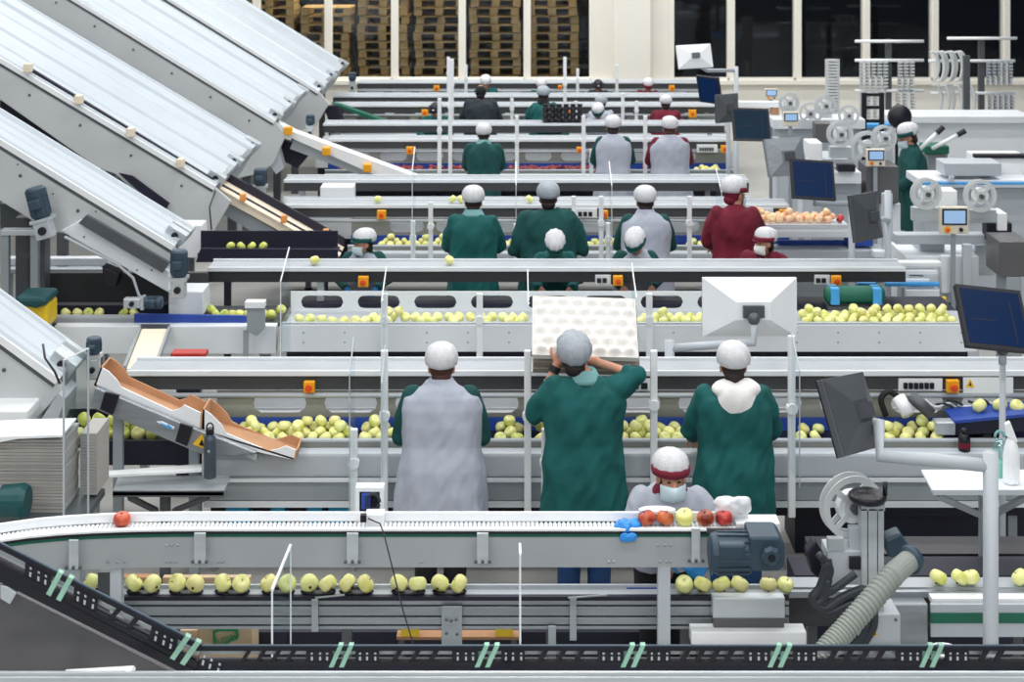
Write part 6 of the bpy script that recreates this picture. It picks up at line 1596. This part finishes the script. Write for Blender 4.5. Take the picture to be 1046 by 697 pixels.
# boxes and oddments under and behind the belt
t = thing('logo_carton', 'cardboard carton with a green slanted logo under the apple belt', 'box', (PX(229, 190), PY(190), 0))
cb = MB().fb(203, 640, 257, G(0, 190), 190, .24).build('carton', 'cardboard_light', t)
fr = [(217, 645), (222, 643), (243, 643), (244, 650), (243, 653), (236, 656), (226, 662), (218, 663)]
inn = [(219.5, 647), (223, 645.5), (240.5, 645.5), (241.5, 649.5), (240, 651), (235, 653.5), (226, 658.5), (220, 660)]
m_ = MB()
for i in range(len(fr)):
    j = (i + 1) % len(fr); m_.prism([W(*fr[i], 190.2), W(*fr[j], 190.2), W(*inn[j], 190.2), W(*inn[i], 190.2)], (0, .002, 0))
m_.build('green_logo', 'logo_green', cb)
ct = W(231, 652, 190.3)
text_part('fumac', 0.052, 'logo_green', cb, mtx(ct - world_of(cb), PI/2, -0.32), .001)
for (lab, xa, xb, ya, s, m, d) in (('brown cardboard carton standing below the black incline at left', 36, 80, 648, 200, 'cardboard', .3), ('tan carton edge left of the logo carton under the belt', 184, 202, 644, 188, 'cardboard_light', .12), ('flattened cardboard piece behind the left apple pairs', 122, 160, 590, 178, 'cardboard', .05), ('slanted cardboard sheet behind the middle left apple pairs', 166, 256, 590, 176, 'cardboard_light', .04)):
    z0 = 0
    o = MB().fb(xa, ya, xb, G(0, s), s, d)
    tag(o.build('carton', m, bevel=.004), lab, 'box')
t = thing('rag_bag', 'teal bag with an orange cloth hanging at the lower left corner', 'bag', (PX(14, 205), PY(205), 0))
q = crumple('bag_body', 'bag_teal', (PX(10, 205), PY(205), .42), .13, .1, .36, 'x', 'bag', .2, 6, 2.0)
del q['label'], q['category']; q.location -= t.location; q.parent = t
MB().tube(spline([W(16, 646, 210), W(20, 655, 211), W(16, 664, 211), W(13, 670, 211)], 5), .02, 8).build('orange_cloth', 'estop_yellow', t, True)
for (px, lab) in ((419, 'left yellow block on the wooden bar under the belt'), (515, 'right yellow block on the wooden bar under the belt')):
    tag(MB().fb(px - 9, 641, px + 9, 651, 190, .06).build('yellow_block', 'yellow', bevel=.004), lab, 'block')
t = thing('low_bar', 'low bar on feet carrying the two yellow blocks', 'bar', (PX(467, 189), PY(189), 0))
MB().fb(405, 651, 530, 654, 189.8, .08).build('bar', 'cardboard', t)
for px in (410, 525): MB().fb(px - 3, 654, px + 3, G(0, 189.5), 189.5, .05).build('leg', 'dark_steel', t)
for i, (xa, xb, lab) in enumerate(((275, 292, 'leftmost blue crate on the floor under the nearest packing line'), (312, 330, 'middle blue crate on the floor under the nearest packing line'), (334, 358, 'right blue crate on the floor under the nearest packing line'), (229, 255, 'blue crate behind the small steel side table'))):
    b = MB(); s = 156.5; xa_, xb_ = PX(xa, s), PX(xb, s); y0 = PY(s) + .02
    b.box(xa_, xb_, y0, y0 + .015, .30, .42).box(xa_, xb_, y0 + .1, y0 + .115, .30, .42).box(xa_, xa_ + .01, y0, y0 + .115, .30, .42).box(xb_ - .01, xb_, y0, y0 + .115, .30, .42).box(xa_, xb_, y0, y0 + .115, .29, .302)
    tag(b.build('crate', 'crate_blue'), lab.replace('on the floor under', 'on the low shelf under'), 'crate')
t = thing('wire_shelf', 'low wire shelf with crates under the nearest packing line', 'shelf', (PX(290, 156.5), PY(156.5), 0))
m_ = MB()
for k in range(9): m_.cyl((PX(215, 156.5), PY(156.5) + .01 + k*.014, .284), (PX(362, 156.5), PY(156.5) + .01 + k*.014, .284), .004, 6)
m_.build('wire_deck', 'steel', t)
for px in (218, 360): MB().box(PX(px, 156.5) - .015, PX(px, 156.5) + .015, PY(156.5) + .01, PY(156.5) + .12, 0, .29).build('leg', 'steel', t)
